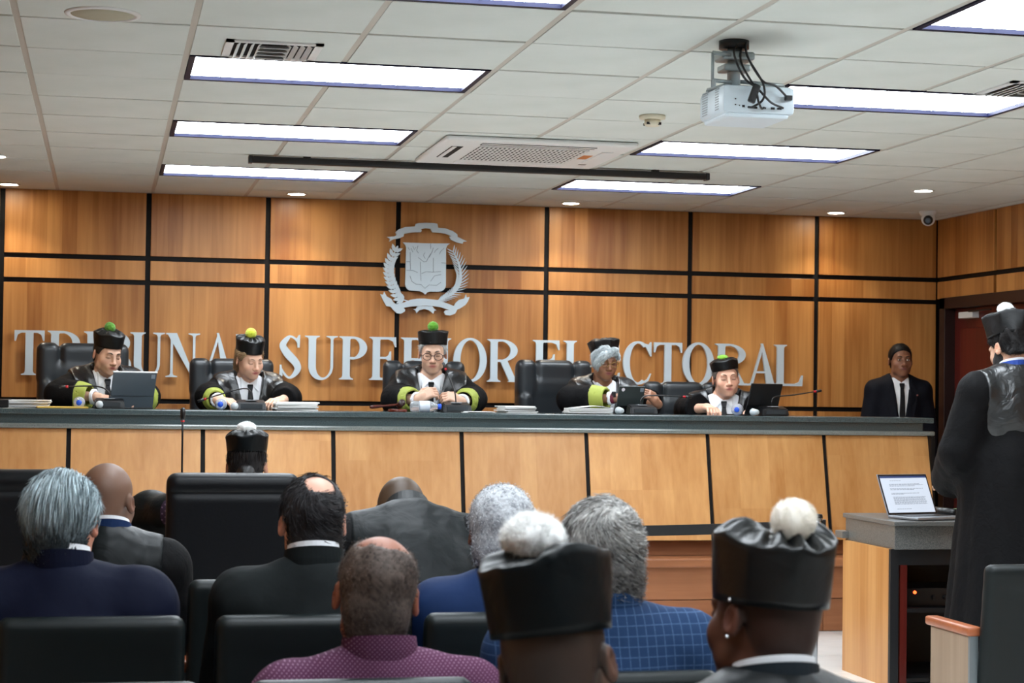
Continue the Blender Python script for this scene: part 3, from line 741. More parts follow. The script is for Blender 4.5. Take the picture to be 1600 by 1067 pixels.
    def hand(s, F, i, sg):
        h = s.hd[i]
        W = s.Wr[i]; sc = s.sc
        if 'd' not in h:
            F.ell(W + npv((0, -.05, -.01)), (.036, .055, .02), None, .02); return
        d = npv(h['d']); d = d/np.linalg.norm(d); n = npv(h['n']); n = n - d*float(n @ d); n /= np.linalg.norm(n)
        l = np.cross(d, n)*(1 if h.get('side', 1) > 0 else -1)   # towards the little finger
        R = np.stack([l, d, n], 1)
        F.cone(W - d*.01, W + d*.03, .024*sc, .026*sc, .015)
        F.rbox(W + d*.052*sc, (.037*sc, .045*sc, .0125*sc), .0115*sc, R, .012)
        cu = h.get('curl', .5); lens = [.072, .079, .074, .060]
        for k in range(4):
            p = W + d*.088*sc + l*(-.028 + .0188*k)*sc; a = .12
            dirf = d + l*(-.08+.06*k); dirf /= np.linalg.norm(dirf)
            for seg, fr in enumerate((.45, .30, .25)):
                a += cu*(.75 if seg == 0 else 1.0)
                v = dirf*math.cos(a) - n*math.sin(a); q = p + v*lens[k]*fr*sc
                F.cone(p, q, (.0088-.0006*seg)*sc, (.0082-.0008*seg)*sc, .003); p = q
        p = W + d*.02*sc - l*.030*sc; tv = d*.75 - l*.75 - n*.35
        for seg, fr in enumerate((.035, .03, .026)):
            tv = tv/np.linalg.norm(tv); q = p + tv*fr*sc; F.cone(p, q, (.0125-.0015*seg)*sc, (.0110-.0015*seg)*sc, .006); p = q; tv = tv + l*.28*(1+cu) + d*.15 - n*.2*cu
    def front(s, x, z, off=0.):   # skin surface in front of the head at (x, z), head coordinates
        q = s.Q; m = (q[:, 1] < -.03) & (np.abs(q[:, 0]) < .1) & (np.abs(q[:, 2]) < .13)
        d = (q[m, 0]-x)**2 + (q[m, 2]-z)**2; i = np.argsort(d)[:5]
        return s.Hd(x, float(np.median(q[m, 1][i]))-off, z)
    def face(s, brow=(50, 38, 30), eyes='down', browt=.0028, iris=(50, 34, 24)):
        bm = B(); bl = B(); be = B(); bi = B()
        for sg in (-1, 1):
            pts = [s.front(sg*x, z, .001) for x, z in ((.014, .0205), (.023, .0255), (.033, .027), (.043, .0235))]
            tube(bm, pts, [browt, browt*1.25, browt, browt*.5], 6)
            zc = .0015 if eyes != 'down' else -.004
            lid = [s.front(sg*x, z, .0012) for x, z in ((.0185, zc-.0015), (.026, zc+(.0045 if eyes != 'down' else -.002)), (.034, zc+(.0045 if eyes != 'down' else -.0025)), (.0455, zc-.001))]
            tube(bl, lid, [.0009, .0014, .0014, .0009], 5)
            if eyes != 'down':
                hgt = .0045 if eyes == 'open' else .0022
                c = Vector(s.front(sg*.031, 0.0, -.0015)); m = Matrix.Translation(c) @ Matrix(s.Rh.tolist()).to_4x4()
                bmesh.ops.create_uvsphere(be, u_segments=14, v_segments=8, radius=1, matrix=m @ Matrix.Diagonal((.0125*s.sc, .0045, hgt, 1)))
                m2 = Matrix.Translation(Vector(s.front(sg*.031, 0.0, .0014))) @ Matrix(s.Rh.tolist()).to_4x4()
                bmesh.ops.create_uvsphere(bi, u_segments=12, v_segments=8, radius=1, matrix=m2 @ Matrix.Diagonal((.0052, .0022, min(.0052, hgt*1.02), 1)))
        obj('eyebrows', bm, mat('brow_%d_%d_%d' % brow, brow, .8), s.root, True); obj('eyelashes', bl, mat('lash', (34, 24, 22), .6), s.root, True)
        if eyes != 'down':
            obj('eyes', be, mat('eye_white', (205, 198, 190), .25), s.root, True); obj('irises', bi, mat('iris_%d' % iris[0], iris, .2), s.root, True)
        else: be.free(); bi.free()
        bm = B(); tube(bm, [s.front(x, -.0625 - abs(x)*.06, .0004) for x in (-.022, -.011, 0, .011, .022)], [.0005, .0010, .0012, .0010, .0005], 5)
        obj('mouth_line', bm, mat('mouth_line_brown', (96, 48, 44), .6), s.root, True)
    # ---------------------------------------------- hair
    def hair(s, c1, c2, t=.008, n=5000, L=.02, w=.0009, mode='short', mask=None, rough=.02, name='hair', top=.2, dens=None, drop=0., mat_=None, hf=.006, kb=.25, out=None, noise=None, inw=None):
        lo = s.Hc-.17*s.sc; hi = s.Hc+.17*s.sc
        F = Field(lo, hi, hf); s.skull(F, t, .02)
        if drop: F.ell(s.Hd(0, .06, -.05), ((.06+t)*s.sc, (.045+t)*s.sc, (.06+drop)*s.sc), s.Rh, .02)
        F.loc(lambda x, y, z: (hairline(y)*s.sc - z - drop*(y > .03*s.sc)) + 0*x, s.Hc, s.Rh, 'i')
        F.loc(lambda x, y, z: (z-top) + 0*x + 0*y, s.Hc, s.Rh, 'i')
        if mask: F.loc(mask, s.Hc, s.Rh, 'i')
        if rough: F.op(lambda X, Y, Z: .35*rough*wob(X, Y, Z, 90, 1), lo, hi, .0, 'a')
        a, b = L3(c1), L3(c2)
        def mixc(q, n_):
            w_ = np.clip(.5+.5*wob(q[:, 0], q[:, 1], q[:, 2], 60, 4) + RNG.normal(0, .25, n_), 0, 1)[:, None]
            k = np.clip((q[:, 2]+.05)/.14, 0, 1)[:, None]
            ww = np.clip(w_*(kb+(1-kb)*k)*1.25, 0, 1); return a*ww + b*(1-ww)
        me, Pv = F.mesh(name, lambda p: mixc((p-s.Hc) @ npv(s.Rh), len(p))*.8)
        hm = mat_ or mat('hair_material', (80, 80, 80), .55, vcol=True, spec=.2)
        o = link(name, me, hm, s.root)
        if n:
            q = (Pv-s.Hc) @ npv(s.Rh)
            keep = np.ones(len(Pv), bool)
            cand = np.nonzero(keep)[0]
            if dens is not None:
                pr = dens(q[cand]); cand = cand[RNG.random(len(cand)) < pr]
            idx = cand[RNG.integers(0, len(cand), n)]
            root = Pv[idx] + RNG.normal(0, .003, (n, 3)); qq = (root-s.Hc) @ npv(s.Rh)
            nrm = (qq-npv((0, .015, .0))); nrm /= np.linalg.norm(nrm, axis=1, keepdims=True)
            if mode == 'short': d = nrm + RNG.normal(0, .55, (n, 3))
            elif mode == 'down':       # combed back from the brow and down the back of the head
                tan = np.stack([qq[:, 0]*.5, np.full(n, .6) - 6*np.clip(qq[:, 1]-.03, 0, .1), -(.35+11*np.clip(qq[:, 1]-.0, 0, .1))], 1)
                tan -= nrm*np.sum(tan*nrm, 1, keepdims=True); d = tan/np.linalg.norm(tan, axis=1, keepdims=True) + nrm*(.02 if out is None else out) + RNG.normal(0, noise or .035, (n, 3))
            elif mode == 'swirl':
                cc = npv((.01, .075, .065)); r = qq-cc; tan = np.cross(nrm, r)*14 + r*9 + npv((0, 0, -.35))
                tan -= nrm*np.sum(tan*nrm, 1, keepdims=True); d = tan/(np.linalg.norm(tan, axis=1, keepdims=True)+1e-6) + nrm*(.10 if out is None else out) + RNG.normal(0, noise or .14, (n, 3))
            elif mode == 'curl': d = nrm*.7 + RNG.normal(0, .8, (n, 3))
            d = (d @ npv(s.Rh).T); 
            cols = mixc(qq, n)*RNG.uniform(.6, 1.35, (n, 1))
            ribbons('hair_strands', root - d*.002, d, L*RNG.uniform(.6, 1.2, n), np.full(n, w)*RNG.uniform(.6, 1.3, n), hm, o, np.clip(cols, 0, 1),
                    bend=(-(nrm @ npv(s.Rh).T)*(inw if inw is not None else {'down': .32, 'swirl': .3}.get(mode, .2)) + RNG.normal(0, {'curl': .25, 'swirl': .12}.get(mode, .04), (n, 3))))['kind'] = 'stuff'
        return o
    # ---------------------------------------------- garments
    def shell(s, name, m, t, arms, wrist=1.0, neck=.060, vee=None, region=None, fold=.0, skirt=None, h=.009, sleeve=(.0, .0, .0), flat=.0, hole=True, seed=0, yrange=None, body=True, extra=None):
        sc = s.sc; f = s.fat
        allp = [s.N + .12, s.P - .2] + s.S + (s.E if arms > .5 else []) + (s.Wr if arms > 1 else [])
        if skirt: allp = allp + [npv(skirt)]
        lo = np.min(allp, 0) - .17; hi = np.max(allp, 0) + .17
        F = Field(lo, hi, h)
        if body:
            F.ell(s.T(0, .004, -.17), ((.148*s.sh+t)*sc+f, (.100+t)*sc+f, (.17+t)*sc), s.Rt, .03)
            F.ell(s.T(0, -.008, -.38), ((.135+t)*sc+f, (.105+t)*sc+f, (.16+t)*sc), s.Rt, .05)
            F.ell(s.P, ((.155+t)*sc+f, (.12+t)*sc+f, (.13+t)*sc), s.Rt, .05)
        for i, sg in enumerate((-1, 1)):
            F.cone(s.T(sg*.01, .012, -.030), s.S[i]+npv((0, 0, .0)), (.046+t)*sc, (.046+t+sleeve[0])*sc, .045)
            if arms > 0:
                e = s.S[i] + (s.E[i]-s.S[i])*min(arms, 1)
                F.cone(s.S[i], e, (.048+t+sleeve[0])*sc, (.042+t+sleeve[1])*sc, .03)
            if arms > 1:
                w_ = s.E[i] + (s.Wr[i]-s.E[i])*wrist
                F.cone(s.E[i], w_, (.042+t+sleeve[1])*sc, (.032+t+sleeve[2])*sc, .02)
        if skirt: F.cone(s.P, skirt, (.17+t)*sc+f, (.24+t)*sc, .08)
        if extra: extra(F)
        if fold:
            F.op(lambda X, Y, Z: fold*wob(X*1.0, Y*1.0, Z*.45, 42, seed), lo, hi, 0, 'a')
            F.op(lambda X, Y, Z: fold*.5*np.abs(wob(X, Y, Z*.6, 90, seed+3)), lo, hi, 0, 'a')
        for i in (0, 1):            # cut the sleeve square
            if arms > 1 and wrist < 1.2:
                d = s.Wr[i]-s.E[i]; L = np.linalg.norm(d); d = d/L; c = s.E[i]+d*L*wrist
                F.cylf(c, c+d*.12, .16, .16, .003, 's')
        if hole: F.cone(s.T(0, .0, -.05), s.Hd(0, .02, -.0), neck*sc, (neck+.012)*sc, .006, 's')
        if vee:                      # (depth below the neck, half width at the neck)
            dv, wv = vee
            F.loc(lambda x, y, z: np.maximum(np.abs(x)-wv*sc*np.clip((z+dv*sc)/(dv*sc), 0, 1.15)-(-.002), np.maximum(y+.02*sc, -(z+dv*sc))), s.N, s.Rt, 's')
        if region: F.loc(region, s.N, s.Rt, 'i')
        me, Pv = F.mesh(name); o = link(name, me, m, s.root)
        s.parts[name] = (o, (Pv-s.N) @ npv(s.Rt)/sc); return o
    def chest(s, part, x, z, off=.002):
        q = s.parts[part][1]; m = q[:, 1] < -.02; d = (q[m, 0]-x)**2 + (q[m, 2]-z)**2; i = np.argsort(d)[:6]
        return s.T(x, float(q[m, 1][i].min())-off, z)
    def collar(s, m=None, r=.064, hgt=.034, points=True, col='white', back=.02):
        sc = s.sc; m = m or M_SHIRT; bm = B(); n = 40; prof = [(0, 0), (.0, hgt), (.004, hgt+.002), (.008, hgt*.6), (.010, -.008)]
        rings = []
        for k in range(n+1):
            a = math.radians(-78) + math.radians(336)*k/n if points else 2*PI*k/n - PI/2
            ring_ = []
            for dr, dz in prof:
                rr = r + dr; x = rr*math.cos(a); y = rr*.98*math.sin(a)
                zt = -.028 + dz + back*(y/r) + .004
                ring_.append(bm.verts.new(s.T(x, y+.004, zt)))
            rings.append(ring_)
        for k in range(n):
            for j in range(len(prof)): bm.faces.new((rings[k][j], rings[k][(j+1) % 5], rings[k+1][(j+1) % 5], rings[k+1][j]))
        if points:
            for sg in (-1, 1):
                pts = [(.004, -.070, -.030), (.050, -.050, .002), (.072, -.018, -.004), (.052, -.098, -.082)]
                def fr(x, y, z, o_=0): 
                    if z < -.04 and 'shirt' in s.parts: return Vector(s.chest('shirt', sg*x, z, .006+o_))
                    return Vector(s.T(sg*x, y-o_, z))
                a = [bm.verts.new(fr(*p)) for p in pts]; b = [bm.verts.new(fr(*p, .004)) for p in pts]
                bm.faces.new(a); bm.faces.new(b[::-1])
                for j in range(4): bm.faces.new((a[j], a[(j+1) % 4], b[(j+1) % 4], b[j]))
        o = obj('collar', bm, m, s.root, False); return o
    def tie(s, m=None, part='shirt', w=.023, zend=-.36):
        m = m or M_TIE; bm = B(); rows = [(-.038, .016), (-.048, .018), (-.075, .012), (-.078, .012), (-.12, w*.75), (-.18, w*.85), (-.25, w), (zend, w*1.15)]
        L, Rr, L2, R2 = [], [], [], []
        for z, hw in rows:
            y = None
            for arr, sg, o_ in ((L, -1, .004), (Rr, 1, .004), (L2, -1, .012), (R2, 1, .012)):
                p = Vector(s.chest(part, 0, min(z, -.055), o_ + (.004 if z > -.078 else 0))); q = Vector(s.T(sg*hw, 0, z)); c0 = Vector(s.T(0, 0, min(z, -.055)))
                arr.append(bm.verts.new(q + (p-c0)))
        for i in range(len(rows)-1):
            bm.faces.new((L2[i], R2[i], R2[i+1], L2[i+1])); bm.faces.new((L[i], L2[i], L2[i+1], L[i+1])); bm.faces.new((R2[i], Rr[i], Rr[i+1], R2[i+1])); bm.faces.new((Rr[i], L[i], L[i+1], Rr[i+1]))
        return obj('tie', bm, m, s.root)
    def cuff(s, i, m, a=.62, b=.95, r0=.084, r1=.064, name='sleeve_cuff'):
        e, w = s.E[i], s.Wr[i]; p = e+(w-e)*a; q = e+(w-e)*b; c = (p+q)/2; L = np.linalg.norm(q-p)
        F = Field(c-L/2-.12, c+L/2+.12, .006); F.cylf(p, q, r0*s.sc, r1*s.sc, .003, 'u', .006)
        F.op(lambda X, Y, Z: .004*wob(X, Y, Z, 50, 3), c-.3, c+.3, 0, 'a')
        me, _ = F.mesh(name); return link(name, me, m, s.root)
    def legs(s, m=None, floor=0., kneez=None, stand=False):
        F = None; fz = floor
        if stand:
            pts = [(s.P+npv((sg*.09, .0, -.02)), s.P+npv((sg*.10, -.02, -.45)), npv((sg*.11+s.P[0], s.P[1]+.0, .07))) for sg in (-1, 1)]
        else:
            kz = .50
            pts = [(s.P+npv((sg*.09, .0, -.02)), npv((s.P[0]+sg*.13, s.P[1]-.40, kz)), npv((s.P[0]+sg*.13, s.P[1]-.38, .09))) for sg in (-1, 1)]
        al = [p for g_ in pts for p in g_]; F = Field(np.min(al, 0)-.15, np.max(al, 0)+.15, .02)
        for a, b, c in pts: F.cone(a, b, .095, .07, .03); F.cone(b, c, .068, .05, .02)
        F.ell(s.P, (.165, .125, .11), None, .05)
        me, _ = F.mesh('trousers'); link('trousers', me, m or mat('dark_trousers', (24, 25, 30), .8), s.root)
        bm = B()
        for a, b, c in pts:
            m4 = Matrix.Translation((float(c[0]), float(c[1])-.07, .04)) @ Matrix.Diagonal((.048, .14, .042, 1)); bmesh.ops.create_uvsphere(bm, u_segments=12, v_segments=8, radius=1, matrix=m4)
        obj('shoes', bm, mat('black_shoe_leather', (14, 14, 15), .3), s.root, True)['kind'] = 'stuff'
    # ---------------------------------------------- cap and pompom
    def cap(s, h=.085, z0=.052, tilt=(0, 0), r0=(.080, .098), flare=1.13, m=None, dome=.012, pleat=.012, pom=(110, 170, 30), pr=.034, sides=8, poly=.35, pomxy=(0, 0), yc=.012, pn=1800, crush=0., label=None, seed=1, drop=0., pomsq=1.):
        m = m or M_HAT; n = 96; bm = B(); rows = []
        R = s.Rh @ Rot('X', math.radians(tilt[0])) @ Rot('Y', math.radians(tilt[1]))
        R4 = Matrix(R.tolist()).to_4x4(); R4.translation = Vector(s.Hd(0, yc, z0)); 
        rs = random.Random(seed); ph = rs.uniform(0, 6)
        def rad(a, fl, pl):
            k = 2*PI/sides; aa = (a+k*.5) % k - k*.5; c = math.cos(k/2)/math.cos(aa) if True else 1
            return fl*((1-pl) + pl*(c/math.cos(k/2)*.5+.5*c))
        prof = []
        for i in range(9): t = i/8; prof.append(('s', t))
        for t in (.97, .9, .8, .68, .55, .42, .3, .18, .08): prof.append(('t', t))
        for kind, t in prof:
            row = []
            for k in range(n):
                a = 2*PI*k/n
                wv = 1 + .010*math.sin(3*a+ph) + .008*math.sin(7*a+2*ph+4*t)
                if kind == 's':
                    f = (1 + (flare-1)*t**.9); p = poly*min(1, t*1.4)
                    rr = rad(a, f, p)*wv; z = h*t + crush*.01*math.sin(2*a+ph)*t + .004*math.sin(5*a+ph)*t
                    if t == 1: z -= .002
                else:
                    f = flare*t; rr = rad(a, f, poly*t)*wv
                    z = h + dome*math.sin(min(1, (1-t)*1.6)*PI/2) - dome*.75*(1-t)**3 + crush*.01*math.sin(2*a+ph) + .004*math.sin(5*a+ph)*t
                    pl = pleat*math.sin(PI*min(1, max(0, (1-t)*1.25)))**.8
                    z += pl*(abs(math.sin(a*6+ph+.8*math.sin(2*a+seed)))-.5)*1.2 + pl*.35*math.sin(a*17+seed)
                x = rr*r0[0]*math.cos(a); y = rr*r0[1]*math.sin(a)
                row.append(bm.verts.new(R4 @ (Vector((x, y, z))*s.sc)))
            rows.append(row)
        base = [bm.verts.new(R4 @ (Vector((v0*.93, v1*.93, .004))*s.sc)) for v0, v1 in [(r0[0]*math.cos(2*PI*k/n), r0[1]*math.sin(2*PI*k/n)) for k in range(n)]]
        rows = [base] + rows
        for i in range(len(rows)-1):
            for k in range(n): bm.faces.new((rows[i][k], rows[i][(k+1) % n], rows[i+1][(k+1) % n], rows[i+1][k]))
        bm.faces.new(rows[-1]); bm.faces.new(base[::-1])
        o = obj('cap', bm, m, s.root, True)
        if pom:
            c = R4 @ (Vector((pomxy[0], pomxy[1], h + dome*.3 + pr*.8*pomsq))*s.sc); c = npv(c)
            pmn = 'pompom_%d_%d_%d' % pom
            pm_ = mat(pmn, pom, .8, vcol=False, sheen=.3)
            pr_ = pr*s.sc; PF = Field(c-pr_*1.4, c+pr_*1.4, pr_/11); PF.ell(c, (pr_*.94, pr_*.94, pr_*.94*pomsq), None, .001)
            PF.op(lambda X, Y, Z: pr_*.05*wob(X, Y, Z, 3.2/pr_, seed) + pr_*.09*wob(X, Y, Z, 10/pr_, seed+2), c-pr_*1.4, c+pr_*1.4, 0, 'a')
            me_, _ = PF.mesh('pompom'); p = link('pompom', me_, pm_, o)
            d = RNG.normal(size=(pn, 3)); d /= np.linalg.norm(d, axis=1, keepdims=True)
            lump = 1 + .10*wob(d[:, 0], d[:, 1], d[:, 2], 6, seed)
            rt = c + d*(pr*.80*s.sc*lump)[:, None]*npv((1, 1, pomsq)); 
            ribbons('tuft', rt, d*npv((1, 1, pomsq)) + RNG.normal(0, .5, (pn, 3)), pr*.22*s.sc*RNG.uniform(.5, 1.2, pn), np.full(pn, pr*.016), pm_, p)['kind'] = 'stuff'
        return o
    def glasses(s, m, rx=.024, ry=.019, th=.0016, z=-.001):
        bm = B()
        for sg in (-1, 1):
            c = npv(s.front(sg*.033, z, .0)); cy_ = s.Hd(sg*.033, -.098, z)
            pts = [s.Hd(sg*.033+rx*math.cos(a), -.0975 + abs(rx*math.cos(a)+.0)*.10*(1 if math.cos(a)*1 > 0 else 0), z-.004+ry*math.sin(a)*(1.0 if math.sin(a) > 0 else 1.0)) for a in [2*PI*k/20 for k in range(21)]]
            tube(bm, pts, th, 6)
            tube(bm, [s.Hd(sg*(.033+rx), -.094, z+.003), s.Hd(sg*.077, -.05, z+.002), s.Hd(sg*.082, .012, z)], th*.9, 6)
        tube(bm, [s.Hd(-.010, -.098, z), s.Hd(0, -.101, z+.003), s.Hd(.010, -.098, z)], th, 6)
        o = obj('glasses', bm, m, s.root, True)
        return o
    # ---------------------------------------------- outfits
    def judge(s, yoke=.40, cuffs=(1, 1), cuffa=(.62, .93), vee=(.40, .085), fold=.007, cr=(.084, .064), sl=.026):
        s.shell('shirt', M_SHIRT, .010, 0, vee=None, neck=.056, h=.010, hole=True)
        s.shell('robe', M_ROBE, .034, 1.5, wrist=.56, sleeve=(.004, .012, sl), vee=vee, fold=fold, h=.010, seed=int(s.hz*100) % 7)
        s.yoke(yoke, vee, wt=.212, taper=.16, arms=.5, sleeve=(.004, .012, 0))
        s.collar(); s.tie()
        for i in (0, 1):
            if cuffs[i]: s.cuff(i, M_LIME, .50, cuffa[1], *cr); s.cuff(i, M_SHIRT, .9, 1.0, .037, .036, 'shirt_cuff')
        s.legs()
    def yoke(s, zb=.40, vee=(.40, .085), m=None, t=.044, back=-.22, wt=.160, fold=.005, name='satin_panel', taper=.10, arms=.28, sleeve=(0, 0, 0)):
        def reg(x, y, z):
            sc = s.sc; w = (wt + taper*np.clip(z/sc, -.5, 0)*1.0)*sc
            low = np.where(y < 0, -zb*sc, back*sc)
            return np.maximum(np.abs(x)-w, low - z)
        return s.shell(name, m or M_SATIN, t, arms, sleeve=sleeve, vee=vee, region=reg, fold=fold, h=.0075, seed=3)
# ================================================================ CEILING FITTINGS
def obox(name, m, par, *a, bev=0., seg=2, smooth=False):
    o = obj(name, box(B(), *a, bev, seg), m, par); return auto(o) if smooth else o
# cassette air conditioner
ac = empty('air_conditioner', (2.15, 9.83, H), 0, 'white square ceiling cassette air conditioner with grille in the middle of the ceiling', 'air conditioner')
obox('panel_frame', M_WHITE, ac, -.5, .5, -.5, .5, -.028, -.003, bev=.012)
obox('grille_recess', M_DARKGAP, ac, -.29, .29, -.30, .28, -.0295, -.0275)
bm = B()
for k in range(25): x = -.28+.56*k/24; box(bm, x-.0055, x+.0055, -.30, .28, -.0312, -.0296)
for k in range(9): y = -.29+.56*k/8; box(bm, -.29, .29, y-.007, y+.007, -.0314, -.0296)
o = obj('grille', bm, M_WHITE, ac); o['kind'] = 'stuff'
for n_, (x0, x1, y0, y1) in enumerate(((-.30, .30, -.42, -.35), (-.43, -.37, -.26, .2), (.37, .43, -.26, .2), (-.30, .30, .35, .42))):
    op = n_ < 2
    sl = obox('air_slot', M_DARKGAP if op else M_WHITE, ac, x0, x1, y0, y1, -.0300, -.0278)
    f = B()
    if n_ in (0, 3): box(f, x0, x1, y0+.006, y0+.03 if op else y1-.006, -.0325 if op else -.0315, -.0300)
    else: box(f, x0+.004, x0+.026 if op else x1-.006, y0, y1, -.0325 if op else -.0315, -.0300)
    obj('air_flap', f, M_WHITE, sl)
obox('energy_sticker', mat('orange_sticker', (196, 120, 62), .6), ac, .31, .36, -.10, .06, -.0292, -.0278)
obox('indicator', M_BLKP, ac, .38, .42, .28, .31, -.0295, -.0278)
# screen case
sc_ = empty('projection_screen_case', (2.07, 10.47, H), 0, 'long thin black projection screen case under the ceiling, running behind the cassette', 'screen case')
obox('case', M_BLKM, sc_, -1.30, 1.30, -.026, .026, -.046, -.010, bev=.008, smooth=True)
for x in (-1.31, 1.31): obox('end_cap', M_BLKP, sc_, x-.012, x+.012, -.029, .029, -.05, -.008, bev=.005)
for x in (-1.0, 1.0): obox('bracket', M_BLKM, sc_, x-.02, x+.02, -.015, .015, -.014, .0)
# loudspeaker
spk = empty('ceiling_speaker', (-.03, 6.67, H), 0, 'round ceiling loudspeaker with beige grille near the top left corner', 'speaker')
obj('rim', lathe(B(), [(.108, -.002), (.112, -.010), (.128, -.008), (.132, -.001)], 40), M_WHITE, spk, True)
obj('grille', lathe(B(), [(.110, -.002), (.108, -.007), (.06, -.011), (.01, -.012)], 40), mat('beige_grille', (176, 172, 150), .7, bump=(600, .6, .001)), spk, True)
# air vents
def vent(x, y, label, w=.36):
    v = empty('air_vent', (x, y, H), 0, label, 'air vent', 'square ceiling air vents')
    bm = B()
    for a in ((-w/2, w/2, -w/2, -w/2+.03), (-w/2, w/2, w/2-.03, w/2), (-w/2, -w/2+.03, -w/2, w/2), (w/2-.03, w/2, -w/2, w/2)): box(bm, *a, -.010, -.002)
    obj('frame', bm, M_WHITE, v); obox('duct', M_DARKGAP, v, -w/2+.03, w/2-.03, -w/2+.03, w/2-.03, -.004, -.0025)
    q = w/2-.03
    for k in range(4):
        for sg in (-1, 1):
            xx = sg*(q - .018 - k*.026)
            m = Matrix.Translation((xx, 0, -.012)) @ Matrix.Rotation(sg*.7, 4, 'Y'); obj('slat', box(B(), -.009, .009, -q, q, -.0012, .0012, mtx=m), M_WHITE, v)
    for k in range(4):
        yy = -q*.75 + k*.5*q
        m = Matrix.Translation((0, yy, -.011)) @ Matrix.Rotation(.6, 4, 'X'); obj('slat', box(B(), -.055, .055, -.02, .02, -.0012, .0012, mtx=m), M_WHITE, v)
vent(.595, 7.2, 'square ceiling air vent on the left, next to a ceiling light'); vent(3.74, 7.22, 'ceiling air vent at the right picture edge, above the long light')
# smoke detector
sm = empty('smoke_detector', (2.45, 8.41, H), 0, 'small round cream smoke detector left of the projector', 'smoke detector')
obj('base', lathe(B(), [(.058, -.002), (.062, -.006), (.060, -.018), (.042, -.022)], 32), mat('cream_plastic', (218, 212, 190), .5), sm, True)
obj('chamber', lathe(B(), [(.036, -.022), (.038, -.042), (.030, -.052), (.012, -.054)], 32), MATS['cream_plastic'], sm, True)
for k in range(4):
    a = k*PI/2+.8; obox('slot', M_BLKM, sm, .037*math.cos(a)-.008, .037*math.cos(a)+.008, .037*math.sin(a)-.004, .037*math.sin(a)+.004, -.047, -.036)
# dome camera
dc = empty('dome_camera', (5.53, 12.18, H), 0, 'small white turret camera under the ceiling near the right corner', 'camera')
obj('base', lathe(B(), [(.058, 0), (.058, -.012), (.050, -.03), (.040, -.036)], 32), M_WHITE, dc, True)
bm = B(); bmesh.ops.create_uvsphere(bm, u_segments=24, v_segments=16, radius=.048, matrix=Matrix.Translation((0, -.006, -.055))); bl_ = obj('ball', bm, M_WHITE, dc, True)
bm = B(); d_ = Vector((-.40, -.86, -.28)).normalized(); c_ = Vector((0, -.006, -.055)); cyl(bm, c_+d_*.03, c_+d_*.052, .034, .030, 24); obj('lens_window', bm, M_BLKP, bl_, True)
bm = B(); cyl(bm, c_+d_*.05, c_+d_*.056, .020, .018, 20); obj('lens', bm, mat('lens_grey', (120, 140, 160), .2, metal=.4), bl_, True)
# projector
PY0, PY1 = 6.42, 6.70
px0, px1 = ax(1130, PY0, 150), ax(1243, PY0, 150); pz0, pz1 = az(1180, 183, PY0), az(1180, 133, PY0)
pcx, pcz = (px0+px1)/2, (pz0+pz1)/2
pj = empty('projector', (pcx, 6.56, H), 0, 'white ceiling projector with black cables hanging over its port side', 'projector')
def PJ(n, m, *a, bev=0., par=None, sm_=False): return obox(n, m, par or pj, *a, bev=bev, smooth=sm_)
hw = (px1-px0)/2; z0, z1 = pz0-H, pz1-H; y0, y1 = PY0-6.56, PY1-6.56
M_PJ = mat('projector_shell', (206, 220, 228), .35)
body = PJ('shell', M_PJ, -hw, hw, y0, y1, z0+.012, z1, bev=.016, sm_=True)
PJ('lower_shell', M_PJ, -hw+.015, hw-.02, y0+.01, y1-.01, z0, z0+.02, bev=.008, par=body)
for k, (u, v, w_, h_) in enumerate(((-.09, .58, .004, .004), (-.09, .40, .004, .004), (-.075, .38, .003, .003), (-.06, .36, .008, .008), (-.02, .33, .02, .007), (.015, .33, .016, .006), (.05, .33, .012, .008), (.075, .33, .014, .007))):
    zz = z0 + (z1-z0)*v - .004; PJ('port', M_BLKP, u-w_/2*1.2, u+w_/2*1.2, y0-.002, y0+.004, zz-h_/2, zz+h_/2, par=body)
for k in range(9): PJ('vent_slit', mat('vent_grey', (150, 160, 166), .5), -hw-.001, -hw+.003, y0+.05, y0+.09, z0+.03+k*.009, z0+.034+k*.009, par=body)
for k in range(10): PJ('vent_slit', MATS['vent_grey'], -hw-.001, -hw+.003, y0+.18, y0+.24, z0+.028+k*.009, z0+.032+k*.009, par=body)
M_MNT = mat('mount_grey', (158, 168, 170), .35, metal=.5)
mt = B(); cyl(mt, (-.05, 0, 0), (-.05, 0, -.03), .055, n=24); o = obj('ceiling_plate', mt, M_BLKP, pj, True)
mt = B(); cyl(mt, (-.05, 0, -.03), (-.05, 0, z1+.0), .024, n=20); obj('mount_column', mt, M_MNT, pj, True)
PJ('mount_yoke', M_MNT, -.11, .015, -.05, .05, -.075, -.045, bev=.008); PJ('mount_yoke', M_MNT, -.10, .0, -.045, .045, -.115, -.09, bev=.006)
for (a, b) in (((-.15, -.06, -.058), (-.08, -.05, -.06)), ((-.15, -.08, z1+.02), (-.05, .0, z1+.03)), ((.13, -.03, z1+.022), (-.03, .01, z1+.036)), ((-.12, .09, z1+.012), (-.05, .02, z1+.03)), ((.06, .12, z1+.01), (-.04, .02, z1+.03))):
    bm = B(); cyl(bm, a, b, .0075, n=10); cyl(bm, (a[0], a[1], a[2]), (a[0], a[1], z1-.002 if a[2] > z1-.001 else a[2]-.008), .006, n=8); obj('mount_arm', bm, M_MNT, pj, True)
